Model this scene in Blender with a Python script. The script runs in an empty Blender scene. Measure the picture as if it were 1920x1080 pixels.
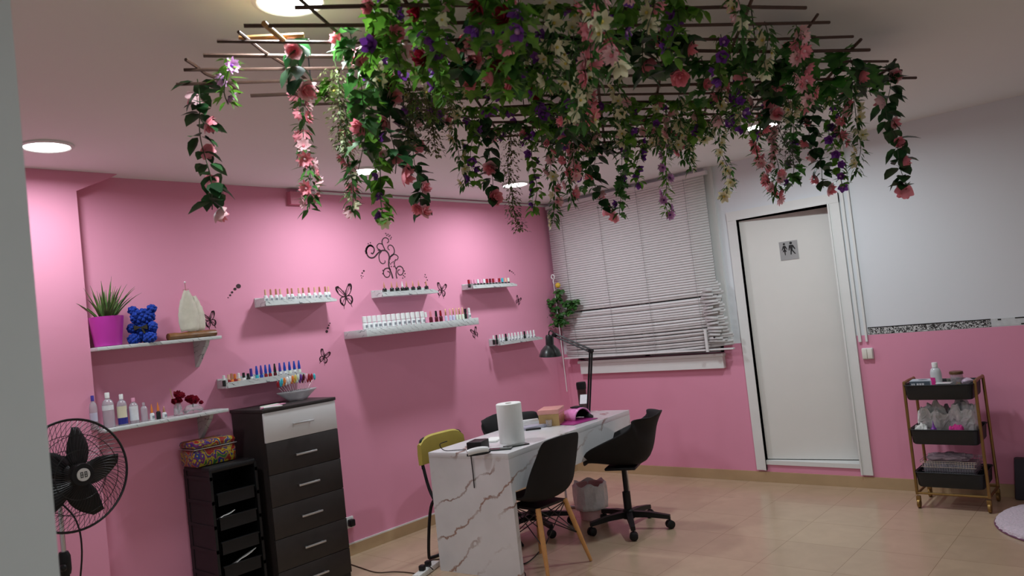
import bpy, math, random
from mathutils import Vector, Matrix
PI = math.pi
rnd = random.Random(7)
sc = bpy.context.scene
COL = sc.collection

# ------------------------------------------------------------------ camera
CAM = Vector((4.662, -6.0245, 1.569))
YAW, PITCH, ROLL, FPX = math.radians(131.092), math.radians(2.192), math.radians(-6.296), 1431.9
_F = Vector((math.cos(YAW)*math.cos(PITCH), math.sin(YAW)*math.cos(PITCH), math.sin(PITCH)))
_R = Vector((math.sin(YAW), -math.cos(YAW), 0)); _U = _R.cross(_F)
R2 = _R*math.cos(ROLL)+_U*math.sin(ROLL); U2 = -_R*math.sin(ROLL)+_U*math.cos(ROLL)
cd = bpy.data.cameras.new('camera'); cam = bpy.data.objects.new('camera', cd); COL.objects.link(cam)
cam.matrix_world = Matrix(((R2.x, U2.x, -_F.x, CAM.x), (R2.y, U2.y, -_F.y, CAM.y), (R2.z, U2.z, -_F.z, CAM.z), (0, 0, 0, 1)))
cd.sensor_width = 36; cd.lens = FPX*36/1920; cd.clip_start = .05
cd.dof.use_dof = True; cd.dof.focus_distance = 5.6; cd.dof.aperture_fstop = 5.6
sc.camera = cam

def ray(px, py): return _F + R2*((px-960)/FPX) - U2*((py-540)/FPX)
def on(axis, c, px, py):                     # the point of the plane <axis>=c seen at a pixel of the survey photo
    d = ray(px, py); t = (c-CAM[axis])/d[axis]; return CAM+d*t
def X(px, py, c=0.0): return on(0, c, px, py)
def Y(px, py, c=0.0): return on(1, c, px, py)
def Z(px, py, c=0.0): return on(2, c, px, py)
def pix(P):
    d = Vector(P)-CAM; z = d.dot(_F); return (960+FPX*d.dot(R2)/z, 540-FPX*d.dot(U2)/z)

# ------------------------------------------------------------------ world, view
H = 2.65
w = bpy.data.worlds.new('world'); sc.world = w; w.use_nodes = True
w.node_tree.nodes['Background'].inputs[0].default_value = (.6, .65, .7, 1)
w.node_tree.nodes['Background'].inputs[1].default_value = .02
vs = sc.view_settings; vs.view_transform = 'Standard'; vs.look = 'None'; vs.gamma = 1; vs.use_curve_mapping = False
vs.exposure = 0.0
LAMP_W = 13.5
LAMPS = [(.60, -4.68), (2.64, -4.62), (.66, -2.81), (.67, -1.27), (2.69, -1.09), (4.9, -4.3), (4.9, -6.6), (2.2, -6.6)]  # last three are unseen lamps added as room fill
LAMP_P = {0: .85, 1: .85, 3: .95, 4: 1.15, 5: .9, 6: .4, 7: .3}
for i, (lx, ly) in enumerate(LAMPS):
    ld = bpy.data.lights.new('downlight_light', 'AREA'); ld.shape = 'DISK'; ld.size = .17; ld.spread = math.radians(172)
    ld.energy = LAMP_W*LAMP_P.get(i, 1); ld.color = (.90, 1.0, 1.05)
    lo = bpy.data.objects.new('downlight_light', ld); lo.location = (lx, ly, H-.02); COL.objects.link(lo)

# ------------------------------------------------------------------ materials
def nmat(name):
    m = bpy.data.materials.new(name); m.use_nodes = True
    nt = m.node_tree; b = nt.nodes['Principled BSDF']; return m, nt, b
def rgba(c): return (c[0], c[1], c[2], 1)
MATS = {}
def mat(name, c, rough=.5, metal=0, noise=.06, scale=12, bump=0, trans=0, alpha=1, spec=.5, sheen=0, coat=0, sss=0):
    if name in MATS: return MATS[name]
    m, nt, b = nmat(name); N = nt.nodes; L = nt.links
    b.inputs['Roughness'].default_value = rough; b.inputs['Metallic'].default_value = metal
    b.inputs['Specular IOR Level'].default_value = spec
    b.inputs['Transmission Weight'].default_value = trans; b.inputs['Alpha'].default_value = alpha
    if sheen: b.inputs['Sheen Weight'].default_value = sheen
    if coat: b.inputs['Coat Weight'].default_value = coat
    tc = N.new('ShaderNodeTexCoord'); n = N.new('ShaderNodeTexNoise'); n.inputs['Scale'].default_value = scale; n.inputs['Detail'].default_value = 4
    L.new(tc.outputs['Object'], n.inputs['Vector'])
    mx = N.new('ShaderNodeMix'); mx.data_type = 'RGBA'
    mx.inputs['A'].default_value = rgba([max(0, x*(1-noise)) for x in c]); mx.inputs['B'].default_value = rgba([min(1, x*(1+noise)) for x in c])
    L.new(n.outputs['Fac'], mx.inputs['Factor']); L.new(mx.outputs['Result'], b.inputs['Base Color'])
    if bump:
        bp = N.new('ShaderNodeBump'); bp.inputs['Strength'].default_value = bump; bp.inputs['Distance'].default_value = .01
        L.new(n.outputs['Fac'], bp.inputs['Height']); L.new(bp.outputs['Normal'], b.inputs['Normal'])
    MATS[name] = m; return m
def leafmat(name, c, c2, tr=.35):
    m, nt, b = nmat(name); N = nt.nodes; L = nt.links
    tc = N.new('ShaderNodeTexCoord'); n = N.new('ShaderNodeTexNoise'); n.inputs['Scale'].default_value = 22; n.inputs['Detail'].default_value = 1
    L.new(tc.outputs['Object'], n.inputs['Vector'])
    cr = N.new('ShaderNodeValToRGB'); cr.color_ramp.elements[0].position = .35; cr.color_ramp.elements[1].position = .68
    cr.color_ramp.elements[0].color = rgba(c); cr.color_ramp.elements[1].color = rgba(c2)
    L.new(n.outputs['Fac'], cr.inputs['Fac']); L.new(cr.outputs['Color'], b.inputs['Base Color'])
    b.inputs['Roughness'].default_value = .5
    t = N.new('ShaderNodeBsdfTranslucent'); L.new(cr.outputs['Color'], t.inputs['Color'])
    mx = N.new('ShaderNodeMixShader'); mx.inputs[0].default_value = tr
    L.new(b.outputs[0], mx.inputs[1]); L.new(t.outputs[0], mx.inputs[2]); L.new(mx.outputs[0], N['Material Output'].inputs['Surface'])
    return m
def marble(name, base, vein, scale=1.0, rough=.18, amount=.5, rust=None):
    m, nt, b = nmat(name); N = nt.nodes; L = nt.links
    tc = N.new('ShaderNodeTexCoord'); mp = N.new('ShaderNodeMapping'); mp.inputs['Rotation'].default_value = (.62, .25, .3)
    mp.inputs['Scale'].default_value = (scale, scale, scale*1.1)
    L.new(tc.outputs['Object'], mp.inputs['Vector'])
    n1 = N.new('ShaderNodeTexNoise'); n1.inputs['Scale'].default_value = 3; n1.inputs['Detail'].default_value = 6
    L.new(mp.outputs[0], n1.inputs['Vector'])
    wv = N.new('ShaderNodeTexWave'); wv.bands_direction = 'Z'; wv.inputs['Scale'].default_value = 1.25; wv.inputs['Distortion'].default_value = 7
    wv.inputs['Detail'].default_value = 5; wv.inputs['Detail Scale'].default_value = 1.4; wv.inputs['Detail Roughness'].default_value = .6
    L.new(mp.outputs[0], wv.inputs['Vector'])
    cr = N.new('ShaderNodeValToRGB'); e = cr.color_ramp.elements; e[0].position = 0; e[0].color = (1, 1, 1, 1); e[1].position = .045; e[1].color = (0, 0, 0, 1)
    L.new(wv.outputs['Fac'], cr.inputs['Fac'])
    n2 = N.new('ShaderNodeTexNoise'); n2.inputs['Scale'].default_value = 2.2; n2.inputs['Detail'].default_value = 2; L.new(mp.outputs[0], n2.inputs['Vector'])
    cr2 = N.new('ShaderNodeValToRGB'); cr2.color_ramp.elements[0].position = .42; cr2.color_ramp.elements[1].position = .6; L.new(n2.outputs['Fac'], cr2.inputs['Fac'])
    mul = N.new('ShaderNodeMath'); mul.operation = 'MULTIPLY'; L.new(cr.outputs[0], mul.inputs[0]); L.new(cr2.outputs[0], mul.inputs[1])
    mul2 = N.new('ShaderNodeMath'); mul2.operation = 'MULTIPLY'; mul2.inputs[1].default_value = amount; L.new(mul.outputs[0], mul2.inputs[0])
    mx0 = N.new('ShaderNodeMix'); mx0.data_type = 'RGBA'; mx0.inputs['A'].default_value = rgba(base)
    mx0.inputs['B'].default_value = rgba([x*.78 for x in base]); L.new(n1.outputs['Fac'], mx0.inputs['Factor'])
    mxv = N.new('ShaderNodeMix'); mxv.data_type = 'RGBA'; mxv.inputs['A'].default_value = rgba(vein); mxv.inputs['B'].default_value = rgba(rust or vein)
    L.new(n1.outputs['Fac'], mxv.inputs['Factor'])
    mx = N.new('ShaderNodeMix'); mx.data_type = 'RGBA'; L.new(mul2.outputs[0], mx.inputs['Factor'])
    L.new(mx0.outputs['Result'], mx.inputs['A']); L.new(mxv.outputs['Result'], mx.inputs['B']); L.new(mx.outputs['Result'], b.inputs['Base Color'])
    b.inputs['Roughness'].default_value = rough
    return m
PINK = (.79, .315, .455)
m_pink = mat('pink_paint', PINK, .75, noise=.03, scale=3, bump=.05)
m_white = mat('white_paint', (.76, .79, .82), .7, noise=.02, scale=4)
m_ceil = mat('ceiling_paint', (.84, .84, .83), .9, noise=.02, scale=2)
m_door = mat('door_paint', (.80, .79, .75), .55, noise=.03, scale=5)
m_trim = mat('trim_white', (.78, .79, .77), .55, noise=.04, scale=8)
m_black = mat('black_plastic', (.010, .010, .011), .45, noise=.2, spec=.3)
m_blackm = mat('matt_black', (.014, .013, .014), .7, noise=.2, spec=.25)
m_blackmet = mat('black_metal', (.015, .015, .016), .35, metal=.3)
m_chrome = mat('chrome', (.72, .73, .74), .2, metal=1)
m_alu = mat('brushed_aluminium', (.62, .62, .62), .35, metal=1)
m_gold = mat('rose_gold', (.75, .42, .25), .3, metal=.85)
m_brass = mat('antique_bronze', (.30, .18, .06), .42, metal=.8, noise=.25)
m_wood = mat('beech_wood', (.62, .30, .10), .45, noise=.2, scale=30)
m_mustard = mat('mustard_fabric', (.46, .37, .07), .7, noise=.1)
m_bamboo = mat('bamboo_rod', (.06, .028, .018), .6, noise=.4, scale=30)
m_acryl = mat('clear_plastic', (.9, .88, .9), .08, trans=.85, noise=.01)
m_paper = mat('white_paper', (.85, .86, .83), .85, noise=.02, bump=.15, scale=60)
m_marble = marble('white_marble_rust_veins', (.80, .79, .80), (.07, .03, .025), 1.5, .16, .85, rust=(.42, .18, .09))
m_marbles = marble('white_marble_grey_veins', (.66, .69, .68), (.07, .07, .08), 7.5, .25, .95)

def backwall():
    m, nt, b = nmat('two_tone_wall'); N = nt.nodes; L = nt.links
    g = N.new('ShaderNodeNewGeometry'); s = N.new('ShaderNodeSeparateXYZ'); L.new(g.outputs['Position'], s.inputs[0])
    gt = N.new('ShaderNodeMath'); gt.operation = 'GREATER_THAN'; gt.inputs[1].default_value = 1.147; L.new(s.outputs['Z'], gt.inputs[0])
    n = N.new('ShaderNodeTexNoise'); n.inputs['Scale'].default_value = 2
    mxp = N.new('ShaderNodeMix'); mxp.data_type = 'RGBA'; mxp.inputs['A'].default_value = rgba([x*.96 for x in PINK]); mxp.inputs['B'].default_value = rgba([x*1.04 for x in PINK]); L.new(n.outputs['Fac'], mxp.inputs['Factor'])
    mx = N.new('ShaderNodeMix'); mx.data_type = 'RGBA'; mx.inputs['B'].default_value = (.76, .79, .82, 1)
    L.new(gt.outputs[0], mx.inputs['Factor']); L.new(mxp.outputs['Result'], mx.inputs['A']); L.new(mx.outputs['Result'], b.inputs['Base Color'])
    b.inputs['Roughness'].default_value = .7
    return m
m_back = backwall()
def floormat():
    m, nt, b = nmat('polished_beige_tile'); N = nt.nodes; L = nt.links
    g = N.new('ShaderNodeNewGeometry'); mp = N.new('ShaderNodeMapping'); mp.inputs['Location'].default_value = (.36, .10, 0)
    L.new(g.outputs['Position'], mp.inputs['Vector'])
    br = N.new('ShaderNodeTexBrick'); br.offset = 0; br.inputs['Scale'].default_value = 1; br.inputs['Brick Width'].default_value = .43; br.inputs['Row Height'].default_value = .43
    br.inputs['Mortar Size'].default_value = .0016; br.inputs['Mortar Smooth'].default_value = .3
    br.inputs['Color1'].default_value = (.56, .415, .28, 1); br.inputs['Color2'].default_value = (.51, .37, .25, 1); br.inputs['Mortar'].default_value = (.30, .20, .12, 1)
    L.new(mp.outputs[0], br.inputs['Vector'])
    n = N.new('ShaderNodeTexNoise'); n.inputs['Scale'].default_value = 6; n.inputs['Detail'].default_value = 6; n.inputs['Distortion'].default_value = 1; L.new(g.outputs['Position'], n.inputs['Vector'])
    cr = N.new('ShaderNodeValToRGB'); cr.color_ramp.elements[0].color = (.86, .86, .86, 1); cr.color_ramp.elements[1].color = (1.08, 1.08, 1.08, 1); L.new(n.outputs['Fac'], cr.inputs['Fac'])
    mx = N.new('ShaderNodeMix'); mx.data_type = 'RGBA'; mx.blend_type = 'MULTIPLY'; mx.inputs['Factor'].default_value = 1
    L.new(br.outputs['Color'], mx.inputs['A']); L.new(cr.outputs['Color'], mx.inputs['B']); L.new(mx.outputs['Result'], b.inputs['Base Color'])
    b.inputs['Roughness'].default_value = .22
    return m
m_floor = floormat()
m_base = mat('beige_baseboard_tile', (.50, .35, .20), .35, noise=.12, scale=7)

# ------------------------------------------------------------------ mesh helpers
class MB:
    def __init__(s): s.v = []; s.f = []; s.mi = []; s.cur = 0; s.M = Matrix()
    def add(s, vs, fs):
        o = len(s.v); M = s.M
        s.v += [tuple(M @ Vector(p)) for p in vs]; s.f += [tuple(i+o for i in f) for f in fs]; s.mi += [s.cur]*len(fs); return s
    def box(s, a, b, taper=0, bev=0):
        x0, y0, z0 = a; x1, y1, z1 = b
        if x0 > x1: x0, x1 = x1, x0
        if y0 > y1: y0, y1 = y1, y0
        if z0 > z1: z0, z1 = z1, z0
        if bev:                                      # rounded box through chamfered rings
            r = min(bev, (x1-x0)/2.01, (y1-y0)/2.01, (z1-z0)/2.01)
            rings = []
            for (z, ins) in ((z0, r), (z0+r*.3, r*.3), (z0+r, 0), (z1-r, 0), (z1-r*.3, r*.3), (z1, r)):
                pts = []
                for (cx, cy, a0) in ((x1-r, y1-r, 0), (x0+r, y1-r, PI/2), (x0+r, y0+r, PI), (x1-r, y0+r, 1.5*PI)):
                    for k in range(4):
                        t = a0+k*PI/6; q = r-ins+1e-5
                        pts.append((cx+q*math.cos(t), cy+q*math.sin(t), z))
                rings.append(pts)
            return s.loft(rings, True)
        t = taper
        return s.add([(x0+t, y0+t, z0), (x1-t, y0+t, z0), (x1-t, y1-t, z0), (x0+t, y1-t, z0), (x0, y0, z1), (x1, y0, z1), (x1, y1, z1), (x0, y1, z1)],
                     [(0, 3, 2, 1), (4, 5, 6, 7), (0, 1, 5, 4), (1, 2, 6, 5), (2, 3, 7, 6), (3, 0, 4, 7)])
    def loft(s, rings, caps=True, closed=True):
        n = len(rings[0]); vs = [p for r in rings for p in r]; fs = []
        for i in range(len(rings)-1):
            for j in range(n if closed else n-1):
                k = (j+1) % n; fs.append((i*n+j, i*n+k, (i+1)*n+k, (i+1)*n+j))
        if caps: fs.append(tuple(range(n-1, -1, -1))); fs.append(tuple((len(rings)-1)*n+j for j in range(n)))
        return s.add(vs, fs)
    def lathe(s, prof, c=(0, 0, 0), n=16, axis='Z', caps=True):
        rings = []
        for r, h in prof:
            ring = []
            for k in range(n):
                t = 2*PI*k/n; a, b = r*math.cos(t), r*math.sin(t)
                p = (a, b, h) if axis == 'Z' else ((h, a, b) if axis == 'X' else (b, h, a))
                ring.append((c[0]+p[0], c[1]+p[1], c[2]+p[2]))
            rings.append(ring)
        return s.loft(rings, caps)
    def tube(s, pts, r=.01, n=8, closed=False, caps=True, flat=1):
        P = [Vector(p) for p in pts]; m = len(P); rings = []
        up = Vector((0, 0, 1)); prev = None
        for i in range(m):
            if closed: t = (P[(i+1) % m]-P[i-1])
            else: t = P[min(i+1, m-1)]-P[max(i-1, 0)]
            if t.length < 1e-9: t = Vector((0, 0, 1))
            t.normalize()
            if prev is None:
                a = up.cross(t)
                if a.length < .05: a = Vector((1, 0, 0)).cross(t)
            else:
                a = prev-t*prev.dot(t)
            a.normalize(); prev = a; b = t.cross(a)
            rr = r[i] if isinstance(r, (list, tuple)) else r
            rings.append([tuple(P[i]+a*(rr*math.cos(2*PI*k/n))+b*(rr*flat*math.sin(2*PI*k/n))) for k in range(n)])
        if closed: rings.append(rings[0]); caps = False
        return s.loft(rings, caps)
    def sphere(s, c, r, n=12, m=8, sc_=(1, 1, 1)):
        rings = []
        for i in range(m+1):
            ph = -PI/2+PI*i/m; q = max(math.cos(ph), .001)
            rings.append([(c[0]+r*sc_[0]*q*math.cos(2*PI*k/n), c[1]+r*sc_[1]*q*math.sin(2*PI*k/n), c[2]+r*sc_[2]*math.sin(ph)) for k in range(n)])
        return s.loft(rings, True)
    def prism(s, poly, axis, a, b):                  # polygon (2D) extruded along an axis
        def P(u, v, c): return (c, u, v) if axis == 0 else ((u, c, v) if axis == 1 else (u, v, c))
        n = len(poly); vs = [P(u, v, a) for u, v in poly]+[P(u, v, b) for u, v in poly]
        return s.add(vs, [tuple(range(n)), tuple(range(2*n-1, n-1, -1))]+[(i, i+n, (i+1) % n+n, (i+1) % n) for i in range(n)])
    def build(s, name, m=None, parent=None, smooth=True, loc=None, rot=None):
        me = bpy.data.meshes.new(name); me.from_pydata(s.v, [], s.f)
        for q in (m if isinstance(m, (list, tuple)) else [m]):
            if q: me.materials.append(q)
        if any(s.mi): me.polygons.foreach_set('material_index', s.mi)
        me.update()
        o = bpy.data.objects.new(name, me); COL.objects.link(o)
        fixnorm(me)
        if smooth:
            me.polygons.foreach_set('use_smooth', [True]*len(me.polygons)); sharp(me)
        if loc is not None: o.location = loc
        if rot is not None: o.rotation_euler = rot
        if parent: o.parent = parent
        return o
import bmesh
def fixnorm(me):
    bm = bmesh.new(); bm.from_mesh(me); bmesh.ops.recalc_face_normals(bm, faces=bm.faces); bm.to_mesh(me); bm.free()
def sharp(me, ang=math.radians(38)):
    me.set_sharp_from_angle(angle=ang)
def tag(o, label=None, cat=None, group=None, kind=None):
    if label: o['label'] = label
    if cat: o['category'] = cat
    if group: o['group'] = group
    if kind: o['kind'] = kind
    return o
def empty(name, loc, rz=0, label=None, cat=None, group=None):
    o = bpy.data.objects.new(name, None); o.empty_display_size = .05; COL.objects.link(o); o.location = loc; o.rotation_euler = (0, 0, rz)
    return tag(o, label, cat, group)
def copy_tree(o, parent=None):
    c = o.copy(); COL.objects.link(c); c.parent = parent
    for ch in list(o.children): copy_tree(ch, c)
    return c
def solid(o, t, off=0):
    md = o.modifiers.new('thick', 'SOLIDIFY'); md.thickness = t; md.offset = off; return o
def subs(o, n=1):
    md = o.modifiers.new('sub', 'SUBSURF'); md.levels = n; md.render_levels = n; return o
def crom(P, k=6, closed=False):                      # Catmull-Rom through points
    P = [Vector(p) for p in P]; out = []; n = len(P)
    for i in range(n if closed else n-1):
        g = (lambda j: P[j % n]) if closed else (lambda j: P[max(0, min(n-1, j))])
        a, b, c, d = g(i-1), g(i), g(i+1), g(i+2)
        for q in range(k):
            t = q/k; out.append(.5*((2*b)+(c-a)*t+(2*a-5*b+4*c-d)*t*t+(3*b-a-3*c+d)*t**3))
    if not closed: out.append(P[-1])
    return out
def struct(name, mb, m, smooth=False):
    o = mb.build(name, m, None, smooth); o['kind'] = 'structure'; return o
ORD = 'zeroth first second third fourth fifth sixth seventh eighth ninth tenth eleventh twelfth thirteenth fourteenth fifteenth sixteenth seventeenth eighteenth nineteenth twentieth'.split()
def ordn(n): return ORD[n] if n < len(ORD) else ('twenty-'+ORD[n-20] if n < 30 else ('thirtieth' if n == 30 else 'thirty-'+ORD[n-30]))

# ------------------------------------------------------------------ the room
XR, YR = 6.3, -7.8
struct('floor', MB().box((-.2, YR, -.1), (XR, .25, 0)), m_floor)
struct('ceiling', MB().box((-.2, YR, H), (XR, .25, H+.1)), m_ceil)
struct('wall_left', MB().box((-.2, YR, 0), (0, 0, H)), m_pink)
DX0, DX1, DZ0, DZ1 = 1.955, 2.695, .175, 2.165
WX0, WX1, WZ0, WZ1 = .16, 1.70, 1.08, 2.5
b = MB()
b.box((-.2, 0, 0), (WX0, .2, H)); b.box((WX0, 0, 0), (WX1, .2, WZ0)); b.box((WX0, 0, WZ1), (WX1, .2, H))
b.box((WX1, 0, 0), (DX0, .2, H)); b.box((DX0, 0, 0), (DX1, .2, DZ0)); b.box((DX0, 0, DZ1), (DX1, .2, H)); b.box((DX1, 0, 0), (XR, .2, H))
struct('wall_back', b, m_back)
struct('wall_right', MB().box((XR, YR, 0), (XR+.1, .2, H)), m_white)
struct('wall_front', MB().box((-.2, YR-.1, 0), (XR, YR, H)), m_white)
struct('wall_restroom', MB().box((1.7, 1.2, 0), (3.1, 1.3, H)).box((1.6, .2, 0), (1.7, 1.3, H)).box((3.1, .2, 0), (3.2, 1.3, H)).box((1.6, .2, H-.1), (3.2, 1.3, H)).box((1.6, .2, 0), (3.2, 1.3, .17)), m_white)
jp = CAM+ray(66, 540)*1.22
struct('wall_partition', MB().box((jp.x-.14, YR, 0), (jp.x, jp.y, H)), mat('grey_white_partition', (.66, .69, .68), .7, noise=.03))
struct('wall_pilaster', MB().box((0, YR, 0), (.10, -4.385, H)), m_pink)
struct('trim_haunch', MB().prism([(-4.385, H), (-4.385, H-.112), (-4.16, H-.004), (-4.16, H)], 0, 0, .10), m_pink)
def bb(name, a, c, side):
    b = MB()
    if side == 'l': b.box((0, a, 0), (.012, c, .078))
    else: b.box((a, -.012, 0), (c, 0, .085))
    struct(name, b, m_base)
bb('baseboard_left', -4.385, 0, 'l'); bb('baseboard_back', 0.012, XR, 'b')
struct('trim_1', MB().box((0, -4.385, .078), (.009, 0, .088)), m_trim)            # white bead on the baseboard
# door casing
b = MB(); CW = .082
b.box((DX0-CW, -.022, .10), (DX0, 0, DZ1+.07)); b.box((DX1, -.022, .10), (DX1+.085, 0, DZ1+.07)); b.box((DX0-CW, -.024, DZ1), (DX1+.085, 0, DZ1+.075))
b.box((DX0-.012, -.03, .10), (DX0, .2, DZ1)); b.box((DX1, -.03, .10), (DX1+.012, .2, DZ1)); b.box((DX0, -.03, DZ1), (DX1, .2, DZ1+.012))
b.box((DX0, -.012, DZ0-.03), (DX1, .2, DZ0+.004))
struct('trim_2', b, m_trim)
# door leaf hinged on the left, ajar inward
dr = empty('door_1', (DX0+.006, .012, DZ0+.012), math.radians(8)); dr['kind'] = 'structure'
DW, DH = DX1-DX0-.012, DZ1-DZ0-.022
MB().box((0, 0, 0), (DW, .04, DH)).build('door_leaf', m_door, dr, False)
sg = MB().box((0, -.003, 0), (.142, 0, .150)).build('restroom_sign', mat('sign_silver', (.42, .42, .42), .45, metal=.3), None, False)
sp = Y(1462.5, 491, .03); ca = math.cos(math.radians(8)); sgx = (sp.x-DX0-.006)/ca
sg.location = (DX0+.006+sgx*ca, .012+sgx*math.sin(math.radians(8))-.0006, sp.z+.008); sg.rotation_euler = (0, 0, math.radians(8))
tag(sg, 'square silver restroom sign with black woman and man figures on the white door', 'sign')
pm = mat('sign_black', (.01, .01, .01), .5)
def pict(b, parts, ox, oy, s):
    for poly in parts: b.prism([(ox+s*u, oy+s*v) for u, v in poly], 1, -.0042, -.003)
def disc(cx, cy, r, n=14): return [(cx+r*math.cos(2*PI*k/n), cy+r*math.sin(2*PI*k/n)) for k in range(n)]
wom = [disc(0, 94, 7), [(-5, 84), (5, 84), (9, 72), (4, 62), (13, 44), (-13, 44), (-4, 62), (-9, 72)], [(-5, 84), (-9, 80), (-18, 56), (-14, 54), (-6, 70)], [(5, 84), (9, 80), (18, 58), (14, 56), (6, 70)], [(-3, 44), (4, 44), (4, 22), (-1, 22)]]
man = [disc(0, 96, 8.5), [(-10, 84), (10, 84), (7, 52), (-6, 52)], [(-10, 84), (-14, 80), (-18, 50), (-13, 49), (-6, 74)], [(10, 84), (14, 80), (25, 56), (20, 53), (7, 72)], [(-6, 52), (3, 54), (-2, 22), (-9, 22)], [(-3, 54), (7, 52), (25, 24), (17, 24)]]
b = MB(); pict(b, wom, .039, .012, .00125); b.build('woman_figure', pm, sg, False)
b = MB(); pict(b, man, .092, .012, .00125); b.build('man_figure', pm, sg, False)
# scuffed lock edge on the door
MB().box((DW-.028, -.002, 1.02), (DW-.012, 0, 1.13)).build('strike_plate', mat('worn_metal', (.45, .43, .4), .5, metal=.6, noise=.5, scale=80), dr, False)
# window behind the blind
wf = MB()
for (a, c) in (((WX0, .04, WZ0), (WX0+.05, .1, WZ1)), ((WX1-.05, .04, WZ0), (WX1, .1, WZ1)), ((WX0, .04, WZ0), (WX1, .1, WZ0+.05)), ((WX0, .04, WZ1-.05), (WX1, .1, WZ1)), ((.9, .04, WZ0), (.95, .1, WZ1))): wf.box(a, c)
wo = struct('window_1', wf, m_trim)
g = MB().box((WX0+.04, .065, WZ0+.04), (WX1-.04, .071, WZ1-.04)).build('window_glass', mat('dark_glass', (.06, .07, .08), .1), wo, False)
struct('trim_3', MB().box((WX0+.05, -.045, .95), (WX1, 0, 1.075)).box((WX0+.03, -.055, 1.05), (WX1+.01, 0, 1.075)), m_trim)     # deep white sill
struct('trim_4', MB().box((WX1+.02, -.03, 1.15), (WX1+.09, 0, H)).box((DX1+.10, -.018, 1.1), (DX1+.12, 0, H)).box((DX1+.15, -.018, 1.1), (DX1+.165, 0, H)), m_trim)  # pipe casings
# cable run under the ceiling of the pink wall
o = MB().box((0, -2.9, H-.028), (.014, -.02, H-.012)).build('cable_duct', m_trim, None, False); tag(o, 'thin white cable duct along the top of the pink wall', 'cable duct')
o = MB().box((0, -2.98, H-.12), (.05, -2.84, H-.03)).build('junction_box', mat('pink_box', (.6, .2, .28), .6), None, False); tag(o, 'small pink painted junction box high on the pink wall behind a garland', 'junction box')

# deco border strip over the pink wainscot
def decomat():
    m, nt, b = nmat('black_scroll_border'); N = nt.nodes; L = nt.links
    g_ = N.new('ShaderNodeTexCoord'); n = N.new('ShaderNodeTexNoise'); n.inputs['Scale'].default_value = 55; n.inputs['Detail'].default_value = 2; n.inputs['Distortion'].default_value = 2.2
    L.new(g_.outputs['Object'], n.inputs['Vector'])
    cr = N.new('ShaderNodeValToRGB'); cr.color_ramp.interpolation = 'CONSTANT'; cr.color_ramp.elements[0].color = (.015, .015, .015, 1); cr.color_ramp.elements[1].position = .5; cr.color_ramp.elements[1].color = (.62, .63, .63, 1)
    L.new(n.outputs['Fac'], cr.inputs['Fac']); L.new(cr.outputs[0], b.inputs['Base Color']); b.inputs['Roughness'].default_value = .5
    return m
o = MB().box((2.868, -.002, 1.150), (3.66, 0, 1.203)).build('wall_border', decomat(), None, False); tag(o, 'black and white scroll border strip above the pink wainscot', 'wall border')
MB().box((2.868, -.003, 1.197), (3.66, -.002, 1.204)).build('edge_line', pm, o, False)
MB().box((3.66, -.002, 1.152), (5.4, 0, 1.203)).build('worn_strip', mat('worn_border', (.62, .65, .66), .5, noise=.2, scale=40), o, False)
for x0, x1, z0, z1 in ((3.70, 3.72, 1.19, 1.2), (3.80, 3.86, 1.195, 1.203), (3.83, 3.86, 1.153, 1.162), (3.97, 4.0, 1.153, 1.17)): MB().box((x0, -.003, z0), (x1, -.002, z1)).build('worn_pattern', pm, o, False)
s_ = empty('light_switch', (2.848, 0, 1.01), 0, 'cream double light switch on the pink wall right of the door', 'switch')
MB().box((-.04, -.02, -.042), (.04, 0, .042), bev=.006).build('back_box', m_trim, s_)
for dx in (-.037, .001): MB().box((dx, -.029, -.037), (dx+.036, -.02, .037), bev=.004).build('rocker', mat('cream_plastic', (.8, .78, .7), .4), s_)
s_ = empty('wall_socket', (0, -2.735, .235), 0, 'dark plug in a socket low on the pink wall beside the tall drawers', 'socket')
MB().box((0, -.035, -.04), (.014, .035, .04), bev=.004).build('socket_plate', m_trim, s_)
MB().box((.014, -.022, -.025), (.055, .022, .025), bev=.008).build('plug', m_black, s_)

# ------------------------------------------------------------------ ceiling lamps
m_em, nt, bs = nmat('led_diffuser'); bs.inputs['Emission Color'].default_value = (1, .98, .95, 1); bs.inputs['Emission Strength'].default_value = 9
desc = ['round white ceiling light in the corner by the grey partition', 'round white ceiling light above the nearest end of the flower lattice', 'round ceiling light by the pink wall behind hanging garlands, nearer of two', 'round ceiling light by the pink wall, nearest the room corner', 'round ceiling light behind the garlands near the toilet door']
desc += ['round white ceiling light beside the flower lattice over the open floor', 'round white ceiling light near the front wall of the salon', 'round white ceiling light behind the grey partition']
for i, (lx, ly) in enumerate(LAMPS):
    o = empty('ceiling_light', (lx, ly, H), 0, desc[i], 'ceiling light', 'round ceiling lights')
    MB().lathe([(.118, 0), (.118, -.008), (.105, -.013), (.100, -.010), (.098, 0)], n=40, caps=False).build('trim_ring', m_trim, o)
    MB().lathe([(.099, -.004), (.099, -.009), (.001, -.009)], n=40, caps=False).build('diffuser', m_em, o)

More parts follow.
